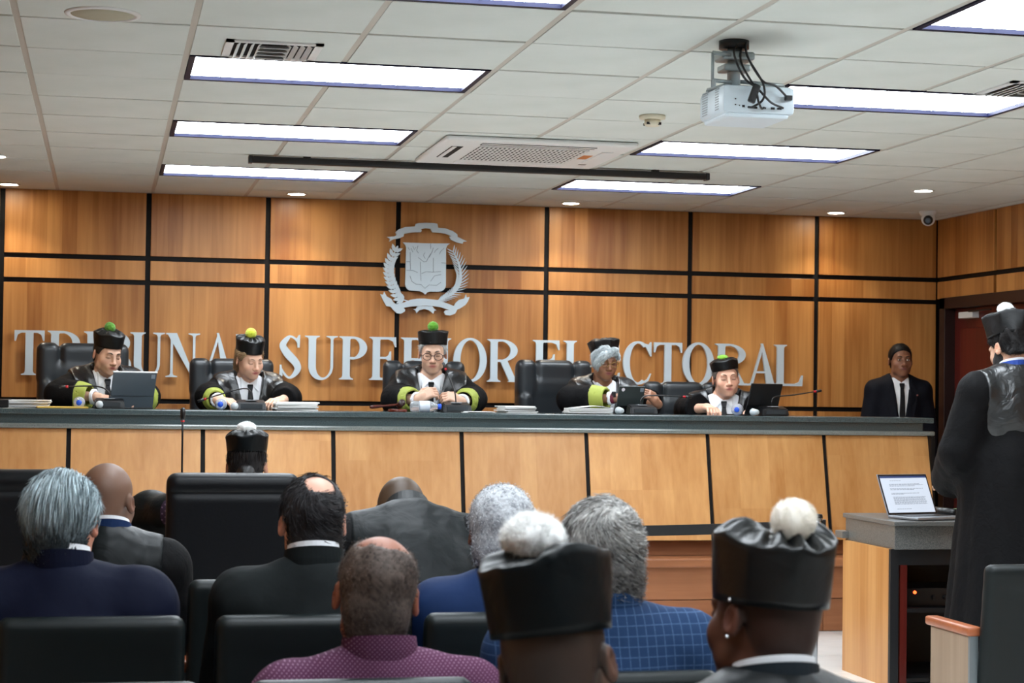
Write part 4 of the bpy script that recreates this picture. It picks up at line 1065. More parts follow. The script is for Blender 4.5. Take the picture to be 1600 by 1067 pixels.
for pts in ([(-.03, -.03, 0), (-.08, -.09, -.06), (-.07, y0-.03, -.16), (-.02, y0-.04, z1-.02), (.03, y0-.035, z0+.05), (.085, y0-.012, z0+.035)],
            [(-.02, -.02, 0), (-.02, -.08, -.08), (.0, y0-.03, -.17), (.05, y0-.03, z1-.005), (.10, y0-.012, z1-.04)],
            [(-.015, -.03, 0), (-.03, -.09, -.07), (.0, y0-.035, -.18), (.0, y0-.04, z0+.06), (-.03, y0-.02, z0+.034), (-.045, y0-.006, z0+.034)],
            [(-.025, -.02, 0), (-.05, -.08, -.09), (-.03, y0-.04, -.2), (-.02, y0-.045, z0+.05), (.0, y0-.02, z0+.03), (.015, y0-.006, z0+.034)]):
    obj('cable', tube(B(), spline(pts, 6), .0042, 8), M_BLKP, pj, True)
m = Matrix.Translation((-.035, y0-.042, (z0+z1)/2+.02)) @ Matrix.Rotation(.35, 4, 'Y'); obj('cable_adapter', box(B(), -.014, .014, -.008, .008, -.035, .035, .005, mtx=m), M_BLKP, pj)
PJ('cable_plug', M_BLKP, .092, .118, y0-.022, y0-.002, z1-.052, z1-.034, bev=.003)

# ================================================================ CHAIRS
def seat_leather():
    """high-backed black leather judge chair, origin on the floor under the seat, facing -y"""
    t = empty('office_chair')
    W_ = .27
    F = Field((-.34, .05, .42), (.34, .45, 1.26), .012)
    for sg, c, hw_ in ((-1, -.205, .062), (0, 0, .138), (1, .205, .062)):
        F.rbox((c, .255 if sg else .268, 1.045), (hw_+.004, .055, .125), .045, None, .012)
    F.rbox((0, .265, .84), (.25, .055, .22), .05, None, .02); 
    for sg in (-1, 1): F.rbox((sg*.215, .245, .76), (.05, .06, .20), .045, None, .012)
    F.rbox((0, .30, .80), (.26, .03, .33), .03, None, .02)
    for x in (-.142, .142): F.cone((x, .185, .92), (x, .200, 1.17), .014, .014, .012, 's')
    me, _ = F.mesh('backrest'); link('backrest', me, M_LEATHER, t)
    obj('seat', box(B(), -.26, .26, -.26, .25, .42, .53, .045, 4), M_LEATHER, t, True)
    for sg in (-1, 1):
        a = obj('armrest', box(B(), sg*.30-.035, sg*.30+.035, -.2, .16, .66, .70, .018, 3), M_LEATHER, t, True)
        obj('arm_bracket', tube(B(), spline([(sg*.30, -.16, .66), (sg*.31, -.13, .5), (sg*.25, -.05, .44)], 5), .014, 8), M_BLKP, a, True)
        obj('arm_bracket', tube(B(), spline([(sg*.30, .12, .66), (sg*.31, .10, .5), (sg*.25, .05, .44)], 5), .014, 8), M_BLKP, a, True)
    bm = B(); cyl(bm, (0, 0, .12), (0, 0, .43), .028, n=16); obj('gas_column', bm, M_CHROME, t, True)
    for k in range(5):
        a = 2*PI*k/5+.3; lg = obj('leg', tube(B(), [(0, 0, .13), (.15*math.cos(a), .15*math.sin(a), .115), (.28*math.cos(a), .28*math.sin(a), .075)], [.03, .025, .016], 8), M_BLKP, t, True)
        bm = B(); cx_, cy__ = .28*math.cos(a), .28*math.sin(a); cyl(bm, (cx_-.018*math.sin(a), cy__+.018*math.cos(a), .03), (cx_+.018*math.sin(a), cy__-.018*math.cos(a), .03), .03, n=14); obj('castor', bm, M_BLKP, lg, True)
    return t
proto = seat_leather()
JC = [(-.10, 11.86, 1.655, 8, 'black leather high-back chair of the leftmost judge, topped above his left shoulder'), (.80, 11.9, 1.575, 3, 'black leather high-back chair behind the second judge from the left'),
      (1.985, 11.9, 1.58, -8, 'black leather high-back chair behind the central judge'), (2.93, 11.9, 1.60, 10, 'black leather high-back chair behind the silver-haired judge'), (3.75, 11.9, 1.47, -4, 'low-set black leather chair behind the rightmost judge')]
for i, (x, y, zt, a, l) in enumerate(JC):
    o = proto if i == 0 else copy_tree(proto); dz = zt-ZP-1.17
    o.location = (x, y, ZP); o.scale = (1.04 if i == 0 else .98, 1, 1+dz/1.17); o.rotation_euler.z = math.radians(a)
    tag(o, l, 'chair', 'leather chairs of the judges')
def exec_chair(x, y, zt, label, w=.48):
    t = empty('executive_chair', (x, y, 0), 0, label, 'chair', 'executive chairs at the front desk')
    h = zt; pts = []
    F = Field((-w/2-.05, -.12, .40), (w/2+.05, .12, h+.05), .011)
    F.rbox((0, 0, (h+.46)/2), (w/2, .045, (h-.46)/2), .035, Rot('X', math.radians(4)), .01)
    F.rbox((0, .035, h-.20), (w/2-.02, .05, .19), .04, None, .03)
    F.cone((-w/2, -.052, h-.075), (w/2, -.052, h-.075), .006, .006, .008, 's')
    me, _ = F.mesh('backrest'); b = link('backrest', me, M_LEATHM, t)
    obj('seam', tube(B(), [(-w/2+.012, -.046, h-.082), (0, -.048, h-.084), (w/2-.012, -.046, h-.082)], .0022, 6), mat('thread_grey', (60, 64, 70), .6), b, True)
    obj('seat', box(B(), -w/2, w/2, .02, .50, .40, .50, .035, 3), M_LEATHM, t, True)
    for sg in (-1, 1):
        a = obj('armrest', box(B(), sg*(w/2+.03)-.03, sg*(w/2+.03)+.03, .08, .42, .62, .66, .015, 3), M_LEATHM, t, True)
        obj('arm_bracket', box(B(), sg*(w/2+.03)-.015, sg*(w/2+.03)+.015, .2, .26, .42, .63), M_BLKP, a)
    bm = B(); cyl(bm, (0, .25, .12), (0, .25, .42), .028, n=16); obj('gas_column', bm, M_CHROME, t, True)
    for k in range(5):
        a = 2*PI*k/5+.3; obj('leg', tube(B(), [(0, .25, .10), (.28*math.cos(a), .25+.28*math.sin(a), .04)], [.03, .022], 8), M_BLKP, t, True)
    return t
exec_chair(.465, 7.0, 1.075, 'large black executive chair with a stitched top seam, seen from behind, left of centre')
exec_chair(-.36, 7.0, 1.085, 'large black executive chair at the left picture edge behind the grey-haired man')

AW = .435
def aud_chair():
    """moulded auditorium chair facing +y; the back panel faces the camera"""
    t = empty('auditorium_chair'); h = .845; w = AW/2
    F = Field((-w-.03, -.12, .30), (w+.03, .16, h+.03), .0095)
    R = Rot('X', math.radians(7))
    F.rbox((0, .0, (h+.36)/2), (w, .030, (h-.36)/2), .028, R, .01)
    F.rbox((0, -.048, (h+.30)/2-.02), (w-.030, .022, (h-.30)/2-.06), .02, R, .012, 's')
    me, _ = F.mesh('backrest'); link('backrest', me, M_VINYL, t)
    obj('seat', box(B(), -w+.02, w-.02, .05, .46, .38, .46, .03, 3), M_VINYL, t, True)
    for sg in (-1, 1):
        p = obj('side_panel', box(B(), sg*(w+.012)-.014, sg*(w+.012)+.014, .04, .36, .02, .575, .006), M_LAM, t)
        obj('arm_cap', box(B(), sg*(w+.012)-.028, sg*(w+.012)+.028, .02, .38, .575, .61, .010, 3), M_ARMW, p, True)
        obj('edge_strip', box(B(), sg*(w+.012)-.016, sg*(w+.012)+.016, .028, .042, .02, .575), mat('grey_steel', (120, 128, 132), .35, metal=.4), p)
        obj('foot', box(B(), sg*(w+.012)-.03, sg*(w+.012)+.03, .05, .34, 0, .02), MATS['grey_steel'] if 'grey_steel' in MATS else M_BLKM, t)
    return t
ap = aud_chair()
AUD = [(-.019, 4.60, 1, 'charcoal seat back in front of the grey-haired man in navy'), (.484, 4.60, 1, 'charcoal seat back in front of the man with wet dark hair'), (.987, 4.60, 1, 'charcoal seat back between the purple shirt and the tall blurred cap'), 
       (.456, 5.45, 1, 'charcoal seat back one row further, beyond the man with wet dark hair'), (-.05, 5.45, 1, 'charcoal seat back hidden beyond the grey-haired man in navy'), (.96, 5.45, 1, 'charcoal seat back below the bowed man in black satin'),
       (-.026, 3.65, .985, 'charcoal seat top at the bottom left edge of the picture'), (.492, 3.65, .985, 'charcoal seat top at the bottom edge under the purple shirt'), (1.035, 3.78, .967, 'charcoal seat back behind the blue checked jacket'),
       (3.225, 6.16, .955, 'tall charcoal seat at the right edge with wooden armrest')]
for i, (x, y, s_, l) in enumerate(AUD):
    o = ap if i == 0 else copy_tree(ap); o.location = (x, y, 0); o.scale = (1, 1, s_); tag(o, l, 'chair', 'rows of charcoal auditorium seats')

# ================================================================ FRONT DESK, PODIUM, STANCHIONS
dk = empty('front_desk', (-.3, 8.05, 0), 0, 'low dark desk before the executive chairs on the left', 'desk')
obox('desk_top', M_GRAN2, dk, -1.3, 1.10, -.28, .32, .79, .825, bev=.006); obox('apron', M_BLKM, dk, -1.26, 1.06, -.24, -.22, .45, .79)
for x in (-1.25, 1.02): obox('leg_panel', M_BLKM, dk, x, x+.04, -.24, .28, 0, .79)
obox('back_panel', M_REDW, dk, -1.21, 1.02, .26, .28, .15, .79)
mc = empty('desk_microphone', (.318, 7.95, .825), 0, 'tall thin desk microphone with black head standing left of the white pompom cap', 'microphone')
obox('base', M_BLKP, mc, -.05, .05, -.06, .06, 0, .03, bev=.008)
obj('stem', tube(B(), [(0, 0, .03), (.001, 0, .2), (0, 0, .36), (-.001, -.005, .445)], .0042, 8), M_BLKP, mc, True)
zt = az(294, 637, 7.95)-.825
hd = obj('head', lathe(B(), [(.004, zt-.052), (.009, zt-.045), (.011, zt-.02), (.010, zt-.005), (.004, zt)], 16), M_BLKP, mc, True)
obj('ring', lathe(B(), [(.006, zt-.060), (.0085, zt-.056), (.006, zt-.050)], 16), M_RED, hd, True)

PX, PYF, PYB = ax(1398, 8.45, 815), 8.45, 9.10; PZ = az(1398, 815, 8.45)
pd = empty('witness_podium', (PX+.35, PYF+.3, 0), 0, 'wooden podium with grey granite top and open black front, holding the laptop', 'podium')
def PD(n, m, x0, x1, y0, y1, z0, z1, bev=0., par=None): return obox(n, m, par or pd, x0-.35, x1-.35, y0-.3, y1-.3, z0, z1, bev=bev)
PD('granite_top', M_GRAN2, 0, .85, 0, .65, PZ-.022, PZ, .004)
PD('granite_band', M_GRAN2, .012, .84, .025, .64, PZ-.135, PZ-.022, .003); PD('granite_lip', M_GRAN2, -.02, .03, .60, .70, PZ-.125, PZ-.09, .003)
PD('side_panel', M_BENCHW, .0, .025, .06, .64, 0, PZ-.135); PD('corner_strip', M_BLKM, -.002, .04, .04, .062, 0, PZ-.135)
PD('frame_strip', M_DARKRED, .05, .085, .045, .07, 0, PZ-.21); PD('top_rail', M_BLKM, .04, .84, .045, .07, PZ-.21, PZ-.135); PD('side_panel', M_BENCHW, .815, .84, .06, .64, 0, PZ-.135)
PD('back_panel', M_BLKM, .025, .815, .60, .62, 0, PZ-.135); PD('shelf', M_BLKM, .025, .815, .10, .60, .35, .37); PD('bottom', M_BLKM, .025, .815, .08, .60, .02, .04)
am = empty('amplifier', (PX+.30, PYF+.3, .37), 0, 'dark amplifier with an orange light inside the podium', 'amplifier')
obox('case', M_BLKP, am, -.19, .19, -.13, .15, 0.001, .09, bev=.004); bm = B(); cyl(bm, (-.12, -.130, .07), (-.12, -.136, .07), .008, n=12); obj('pilot_light', bm, mat('orange_pilot_light', (230, 90, 40), .4, emit=((255, 90, 40), 2.0)), am)
for x in (-.02, .04, .10):
    bm = B(); cyl(bm, (x, -.130, .045), (x, -.145, .045), .012, n=14); obj('knob', bm, M_BLKM, am)
# laptop on the podium
lt = empty('laptop', (ax(1428, 8.72, 805), 8.72, PZ), math.radians(17), 'open silver laptop showing a white text document on the podium', 'laptop')
M_LAPS = mat('laptop_aluminium', (150, 154, 160), .35, metal=.6)
obox('base', M_LAPS, lt, -.157, .157, -.21, .01, .003, .016, bev=.004)
obox('keyboard', M_BLKP, lt, -.135, .135, -.115, -.015, .0155, .018); obox('trackpad', mat('trackpad_grey', (130, 134, 140), .4, metal=.4), lt, -.045, .045, -.20, -.125, .0158, .0165)
ml = Matrix.Translation((0, .008, .014)) @ Matrix.Rotation(math.radians(-24), 4, 'X')
lid = obj('lid', box(B(), -.157, .157, -.001, .006, 0, .215, .003, mtx=ml), M_LAPS, lt)
obj('bezel', box(B(), -.154, .154, -.003, -.001, .004, .211, mtx=ml), M_BLKP, lid)
M_SCR = mat('screen_page_white', (120, 126, 136), .5, spec=.2, emit=((214, 224, 238), .40)); M_TXT = mat('screen_text_grey', (60, 66, 76), .5, emit=((110, 118, 132), .18)); M_SBAR = mat('screen_toolbar_blue', (40, 52, 90), .5, emit=((60, 80, 130), .2))
scr = obj('screen', box(B(), -.147, .147, -.0035, -.003, .012, .203, mtx=ml), M_SCR, lid)
obj('toolbar', box(B(), -.147, .147, -.0039, -.0035, .193, .203, mtx=ml), M_SBAR, lid)
rs = random.Random(3); bm = B()
for z, x0, x1 in [(.178, -.09, -.02), (.160, -.10, .10), (.155, -.10, .115), (.150, -.10, .06), (.136, -.10, .112), (.131, -.10, .05), (.112, -.10, .08), (.107, -.1, -.02)] + [(.092-.0052*i, -.095, .11) for i in range(8)] + [(.03, -.09, .0)]:
    x = x0
    while x < x1-.006: w_ = rs.uniform(.006, .018); box(bm, x, min(x+w_, x1), -.0038, -.0035, z, z+.0018, mtx=ml); x += w_+.003
o = obj('document_text', bm, M_TXT, lid); o['kind'] = 'stuff'
bk = empty('open_binder', (ax(1478, 8.85, 795), 8.86, PZ), math.radians(8), 'open black binder with a green page beside the laptop', 'binder')
obox('cover', M_BLKP, bk, -.02, .22, -.12, .12, 0.001, .012, bev=.002); obox('page', mat('pale_green_page', (170, 206, 150), .7), bk, .01, .2, -.11, .11, .012, .03, bev=.004)
obj('spine', tube(B(), [(-.02, -.12, .022), (-.02, .12, .022)], .022, 14), M_BLKP, bk, True)

def stanchion(x, y, label, zt=.885):
    t = empty('stanchion', (x, y, 0), 0, label, 'stanchion', 'black belt stanchions')
    obj('base', lathe(B(), [(.16, 0), (.16, .012), (.04, .03), (.032, .04)], 32), M_BLKM, t, True)
    bm = B(); cyl(bm, (0, 0, .03), (0, 0, zt-.08), .020, n=24); obj('post', bm, mat('steel_post', (150, 152, 156), .25, metal=.9), t, True)
    bm = B(); cyl(bm, (0, 0, zt-.085), (0, 0, zt-.012), .036, n=24); hd_ = obj('belt_head', bm, M_CHROME, t, True)
    bm = B(); cyl(bm, (0, 0, zt-.012), (0, 0, zt), .037, .034, n=24); obj('head_cap', bm, M_BLKP, hd_, True)
    for a in (0, PI):
        obj('belt_slot', box(B(), -.012, .012, -.05, -.030, zt-.075, zt-.022, .003, mtx=Matrix.Rotation(a+PI/2, 4, 'Z')), M_BLKP, hd_)
    return t
sA = stanchion(ax(571, 7.6, 820), 7.6, 'belt stanchion top just left of the bowed man in black satin'); sB = stanchion(ax(1272, 7.6, 815), 7.6, 'belt stanchion top just right of the large white pompom')
xa, xb = sA.location.x+.05, sB.location.x-.05
bm = B(); n_ = 24; r_ = []
for k in range(n_+1):
    t_ = k/n_; x = xa+(xb-xa)*t_; z = .835 - .02*math.sin(PI*t_); r_.append([bm.verts.new((x, 7.6+dy, z+dz)) for dy, dz in ((-.0015, -.022), (.0015, -.022), (.0015, .022), (-.0015, .022))])
for k in range(n_):
    for j in range(4): bm.faces.new((r_[k][j], r_[k][(j+1) % 4], r_[k+1][(j+1) % 4], r_[k+1][j]))
bm.faces.new(r_[0]); bm.faces.new(r_[-1][::-1])
tag(obj('barrier_belt', bm, M_BLKM), 'black retractable belt stretched between the two stanchions before the bench', 'barrier belt')

# ================================================================ THINGS ON THE BENCH
def gooseneck(x, y, label, path, side='l'):
    t = empty('conference_microphone', (x, y, ZB), 0, label, 'microphone', 'gooseneck microphones on the bench')
    bm = B(); q = [(-.088, -.055, .001), (.088, -.055, .001), (.088, .055, .001), (-.088, .055, .001), (-.080, -.045, .045), (.080, -.045, .045), (.080, .05, .062), (-.080, .05, .062)]
    v = [bm.verts.new(p) for p in q]
    for f in ((0, 1, 2, 3), (4, 5, 6, 7), (0, 1, 5, 4), (1, 2, 6, 5), (2, 3, 7, 6), (3, 0, 4, 7)): bm.faces.new([v[i] for i in f])
    bmesh.ops.bevel(bm, geom=bm.edges[:], offset=.006, segments=2, affect='EDGES'); b = obj('base_unit', bm, M_BLKP, t)
    obox('loudspeaker_panel', mat('dark_speaker_cloth', (40, 46, 50), .6, bump=(900, .5, .001)), b, -.062, .062, -.058, -.053, .012, .036)
    obox('top_plate', mat('light_grey_plate', (160, 166, 170), .4), b, -.03, .03, -.02, .03, .056, .060)
    sp = spline(path, 8); n = len(sp)
    obj('stem', tube(B(), sp, [.0042 if i < n*.85 else .0036 for i in range(n)], 8), M_BLKP, t, True)
    d = (sp[-1]-sp[-4]).normalized(); e = sp[-1]
    bm = B(); cyl(bm, e-d*.002, e+d*.012, .0072, n=12); hh = obj('light_ring', bm, M_RED, t, True)
    bm = B(); cyl(bm, e+d*.012, e+d*.05, .0085, .0078, n=14); obj('microphone_head', bm, M_BLKP, t, True)
def lp(px, py, Y, bx, by): v = at(px, py, Y); return (v.x-bx, Y-by, v.z-ZB)
MY = 11.06
def mk(px, label, pts):
    bx = ax(px, MY, 632); gooseneck(bx, MY, label, [(0, .01, .055)] + [lp(a, b, MY+.02*i, bx, MY) for i, (a, b) in enumerate(pts)])
mk(171, 'gooseneck microphone in front of the leftmost judge, bent to the left', [(170, 613), (158, 605), (135, 603), (106, 604)])
mk(392, 'gooseneck microphone in front of the second judge, reaching down to the left', [(392, 613), (384, 607), (362, 611), (322, 623)])
mk(713, 'gooseneck microphone right of the gavel, pointing at the central judge', [(711, 615), (706, 600), (701, 588), (697, 578)])
mk(1003, 'gooseneck microphone right of the tablet, reaching right with a red ring', [(1001, 626), (1008, 619), (1030, 618), (1068, 620)])
mk(1208, 'gooseneck microphone at the right end of the bench, reaching right', [(1206, 627), (1212, 620), (1240, 617), (1272, 612)])

def paper_stack(x, y, w, d, h, label, n=6, rot=0, seed=0):
    t = empty('paper_stack', (x, y, ZB), math.radians(rot), label, 'papers', 'stacks of paper on the bench'); r = random.Random(seed); z = .001
    for k in range(n):
        th = h/n; m = Matrix.Translation((r.uniform(-.012, .012), r.uniform(-.012, .012), z)) @ Matrix.Rotation(r.uniform(-.07, .07), 4, 'Z')
        obj('sheaf', box(B(), -w/2, w/2, -d/2, d/2, 0, th*.93, mtx=m), M_PAPERE if k < n-1 else M_PAPER, t); z += th
    return t, z
paper_stack(ax(35, 11.12), 11.12, .30, .21, .045, 'untidy pile of white papers at the left end of the bench', 7, 4, 1)
paper_stack(ax(462, 11.08), 11.08, .235, .22, .05, 'thick neat white paper stack right of the second judge', 6, 0, 2)
paper_stack(ax(807, 11.10), 11.10, .19, .21, .042, 'white paper stack between the central and the silver-haired judge', 7, 3, 5)
paper_stack(ax(745, 11.0), 11.0, .16, .16, .008, 'few loose white sheets right of the central microphone base', 2, 10, 8)
t, z = paper_stack(ax(918, 11.06), 11.06, .26, .20, .034, 'white papers with a curled top sheet under the silver-haired judge arm', 6, -4, 6)
bm = B(); g_ = []
for i in range(9):
    u = i/8; g_.append([bm.verts.new((-.10+.24*u, yy, z+.003+.022*math.sin(PI*min(1, u*1.1))*u)) for yy in (-.10, .09)] + [bm.verts.new((-.10+.24*u, yy, z+.001+.022*math.sin(PI*min(1, u*1.1))*u)) for yy in (.09, -.10)])
for i in range(8):
    for j in range(4): bm.faces.new((g_[i][j], g_[i][(j+1) % 4], g_[i+1][(j+1) % 4], g_[i+1][j]))
obj('curled_sheet', bm, M_PAPER, t)
fo = tag(obj('folder', box(B(), -.14, .14, -.10, .10, .001, .010, .002), M_YELF), 'yellow folder lying on the bench under the leftmost judge lime cuff', 'folder'); fo.location = (ax(97, 11.02), 11.02, ZB); fo.rotation_euler.z = .1
cb = empty('black_clip_box', (ax(4, 10.98), 10.98, ZB), 0, 'small black clip on the papers at the left picture edge', 'clip')
obox('clip_body', M_BLKP, cb, -.035, .035, -.02, .02, .001, .045, bev=.004); obox('clip_lever', M_CHROME, cb, -.03, .05, -.004, .004, .045, .050)

def bottle(x, y, rz, label, cap_to=(0, -1), L=.17, r=.032):
    t = empty('water_bottle', (x, y, ZB), rz, label, 'bottle', 'small water bottles on the bench')
    m = Matrix.Translation((0, 0, r+.001)) @ Matrix.Rotation(PI/2, 4, 'X')      # axis along -y
    obj('bottle_body', lathe(B(), [(.012, -L/2), (r*.9, -L/2+.004), (r, -L/2+.02), (r*.95, -.02), (r, 0), (r*.95, .02), (r, L/2-.05), (r*.8, L/2-.03), (.013, L/2-.008), (.0125, L/2)], 24, m), M_CLEAR, t, True)
    obj('cap', lathe(B(), [(.0155, L/2-.006), (.0162, L/2-.002), (.0162, L/2+.012), (.014, L/2+.015)], 20, m), M_BLUECAP, t, True)
    obj('paper_label', lathe(B(), [(r*1.01, -.03), (r*1.015, -.028), (r*1.015, .028), (r*1.01, .03)], 24, m), mat('bottle_label', (222, 230, 240), .5, mix=((170, 184, 210), 9)), t, True)
def cup(x, y, label, rz=PI):
    t = empty('plastic_cup', (x, y, ZB), rz, label, 'cup', 'clear plastic cups on the bench')
    m = Matrix.Translation((0, 0, .023)) @ Matrix.Rotation(PI/2, 4, 'X')
    obj('cup_wall', lathe(B(), [(.016, -.035), (.022, .035), (.0225, .036), (.0205, .036), (.0145, -.033)], 24, m), mat('frosted_cup', (226, 234, 238), .3, trans=.35), t, True)
bottle(ax(124, 10.99), 11.06, 0, 'water bottle lying with its blue cap forward, before the leftmost judge'); cup(ax(156, 10.97), 10.98, 'clear cup left of the microphone of the leftmost judge')
bottle(ax(347, 10.99), 11.06, -.1, 'water bottle lying with its blue cap forward, before the second judge'); cup(ax(368, 10.97), 10.98, 'clear cup left of the microphone of the second judge')
bottle(ax(664, 10.97), 10.98, PI/2-.05, 'water bottle lying sideways between gavel and microphone', r=.033)
cup(ax(970, 10.97), 10.98, 'clear cup beside the papers of the silver-haired judge')
bottle(ax(1158, 10.99), 11.06, -.35, 'water bottle lying with its blue cap forward, before the rightmost judge', r=.036); cup(ax(1181, 10.97), 10.98, 'clear cup left of the microphone of the rightmost judge')

gb = empty('sound_block', (ax(622, 10.99), 10.99, ZB), 0, 'round wooden sound block under the gavel', 'sound block')
M_GAV = wood('gavel_wood', (60, 22, 18), (104, 44, 30), .25)
obj('disc', lathe(B(), [(.058, .001), (.060, .006), (.055, .010), (.057, .014), (.050, .018)], 32), M_GAV, gb, True)
gv = empty('gavel', (ax(615, 10.99), 10.99, ZB+.040), math.radians(4), 'dark red wooden gavel with a long handle resting on its block', 'gavel')
m = Matrix.Translation((.045, 0, .008)) @ Matrix.Rotation(PI/2-.25, 4, 'X')
obj('gavel_head', lathe(B(), [(.018, -.035), (.021, -.032), (.021, -.024), (.017, -.02), (.018, 0), (.017, .02), (.021, .024), (.021, .032), (.018, .035)], 24, m), mat('gavel_head_dark', (48, 26, 24), .3), gv, True)
m = Matrix.Rotation(-PI/2-.10, 4, 'Y')
obj('handle', lathe(B(), [(.006, -.04), (.007, .0), (.006, .05), (.010, .09), (.011, .125), (.007, .14)], 16, m), M_GAV, gv, True)

def tablet(x, y, label, w, h, m, tilt=20, rz=0, keys=True, lens=True, zoff=0., name='tablet', hfold=.0):
    t = empty(name, (x, y, ZB+zoff), rz, label, 'tablet', 'tablets of the judges')
    ml = Matrix.Translation((0, 0, .006)) @ Matrix.Rotation(math.radians(tilt), 4, 'X')
    b = obj('back_cover', box(B(), -w/2, w/2, -.005, .005, hfold, h, .004, mtx=ml), m, t)
    obj('glass', box(B(), -w/2+.004, w/2-.004, .005, .0062, hfold+.004, h-.004, mtx=ml), M_BLKP, b)
    if lens:
        c = ml @ Vector((w/2-.022, -.006, h-.02)); bm = B(); box(bm, w/2-.034, w/2-.010, -.0072, -.004, h-.034, h-.010, .002, mtx=ml); obj('camera_bump', bm, mat('camera_bump_grey', (120, 130, 140), .3), b)
    if keys:
        obox('keyboard_base', M_BLKP, t, -w/2, w/2, -.012, .17, .001, .008, bev=.002)
        if hfold: 
            p = ml @ Vector((0, 0, hfold)); bm = B(); v = [bm.verts.new(q) for q in ((-w/2, p.y, p.z), (w/2, p.y, p.z), (w/2, p.y+.02, .004), (-w/2, p.y+.02, .004), (-w/2, p.y+.006, p.z), (w/2, p.y+.006, p.z), (w/2, p.y+.027, .004), (-w/2, p.y+.027, .004))]
            for f in ((0, 1, 2, 3), (4, 5, 6, 7), (0, 1, 5, 4), (1, 2, 6, 5), (2, 3, 7, 6), (3, 0, 4, 7)): bm.faces.new([v[i] for i in f])
            obj('folio_flap', bm, m, t)
    return t
M_TABG = mat('slate_folio', (62, 72, 80), .4); M_TABD = mat('dark_green_tablet', (44, 52, 52), .35); M_TABB = mat('black_folio', (15, 20, 24), .4)
t = tablet(ax(205, 11.13), 11.13, 'slate grey tablet on a folio stand before the leftmost judge', .262, .212, M_TABG, 17, math.radians(20), hfold=.07)
for ob in t.children:
    if ob.name.startswith('back_cover'): obj('light_edge', box(B(), -.1325, .1325, -.006, .006, .212, .217, mtx=Matrix.Translation((0, 0, .006)) @ Matrix.Rotation(math.radians(17), 4, 'X')), M_WHITE, ob)
t = tablet(ax(984, 11.17), 11.17, 'dark tablet with a white sticker held up by the silver-haired judge', .18, .125, M_TABD, 15, math.radians(12), keys=False, zoff=.045)
bm = B(); ml = Matrix.Translation((0, 0, .006)) @ Matrix.Rotation(math.radians(15), 4, 'X')
cyl(bm, ml @ Vector((-.060, -.0052, .103)), ml @ Vector((-.060, -.0062, .103)), .011, n=16); obj('white_sticker', bm, mat('sticker_white', (224, 216, 222), .5), t.children[0])
tablet(ax(1189, 11.15), 11.15, 'black tablet on a folio stand before the rightmost judge', .262, .200, M_TABB, 16, math.radians(24), hfold=.06, lens=False)
# ================================================================ THE JUDGES
GJ = 'judges in black caps behind the bench'
def hd(w, d, n, side=1, curl=.5): return dict(w=w, d=d, n=n, side=side, curl=curl)
# leftmost judge
p = P('leftmost judge, a man in black cap with dark green pompom reading a tablet', GJ, .014, 11.5, 1.578, ZP, 0, pitch=15, yaw=26, roll=3, twist=12, skin=(208, 166, 142), sc=1.0, lean=6, N=(-.015, .075, -.100),
      elbows=[(-.265, -.14, .905), (.22, -.04, .90)], hands=[hd((-.065, -.245, .895), (.9, -.35, -.12), (.1, -.4, 1), 1, .75), hd((.20, -.26, .885), (-.6, -.7, -.1), (0, -.3, 1), -1, .5)])
p.judge(cuffa=(.25, .84)); p.cap(pom=(72, 130, 24), h=.078, z0=.046, tilt=(-3, -2), pomxy=(-.004, 0), seed=2, poly=.12, dome=.024, pleat=.005); p.face((44, 34, 28), browt=.0032)
p.hair((58, 50, 44), (34, 28, 24), t=.006, n=2500, L=.010, top=.075)
# second judge, a woman
p = P('second judge from the left, a woman in black cap with yellow-green pompom looking down', GJ, .851, 11.5, 1.562, ZP, 0, pitch=17, yaw=24, roll=-4, twist=6, skin=(222, 178, 152), sc=.97, sh=1.0, lean=6, fat=.008, lip=(176, 84, 84), N=(-.005, .080, -.105),
      elbows=[(-.235, -.05, .90), (.225, -.05, .90)], hands=[hd((-.20, -.24, .885), (.75, -.6, -.05), (0, -.3, 1), 1, .6), hd((.17, -.22, .885), (-.5, -.8, 0), (0, -.3, 1), -1, .6)])
p.judge(cuffa=(.55, .80), cuffs=(1, 0), cr=(.070, .052), sl=.012); p.cap(pom=(190, 200, 50), h=.084, z0=.046, tilt=(-2, 0), pomxy=(.0, 0), seed=3, poly=.12, flare=1.08, pr=.036, pleat=.010); p.face((120, 92, 74), browt=.002)
p.hair((186, 160, 124), (140, 112, 84), t=.010, n=3000, L=.03, mode='down', top=.06, drop=.03)
# central judge
p = P('central judge, a grey-haired man in round dark glasses and flared black cap', GJ, 1.966, 11.5, 1.618, ZP, 0, pitch=11, yaw=-9, roll=0, twist=-8, skin=(206, 166, 142), sc=1.04, lean=8, N=(0, .050, -.126),
      elbows=[(-.235, -.08, .905), (.235, -.08, .905)], hands=[hd((-.135, -.29, .905), (.72, -.25, .40), (-.25, -.75, .6), 1, .9), hd((.13, -.29, .895), (-.80, -.25, .28), (.2, -.7, .7), -1, .8)])
p.judge(cuffa=(.45, .80), cr=(.072, .054), sl=.014); p.cap(pom=(88, 152, 24), h=.078, z0=.048, tilt=(-10, 0), seed=4, poly=.3, flare=1.12, dome=.004, pleat=.006, r0=(.083, .099)); p.face((74, 64, 58), browt=.0032); p.glasses(mat('dark_tortoise_frame', (46, 26, 30), .3), .025, .020, .0020)
p.hair((206, 206, 204), (150, 150, 150), t=.008, n=2500, L=.012, top=.075)
bm = B()
for sg in (-1, 1): tube(bm, spline([p.T(sg*.060, .0, .012), p.chest('shirt', sg*.052, -.10, .010), p.chest('shirt', sg*.034, -.20, .012), p.chest('shirt', sg*.012, -.30, .014)], 6), .0035, 6)
obj('robe_cord', bm, mat('black_white_cord', (190, 190, 196), .7, mix=((20, 20, 24), 120)), p.root, True)
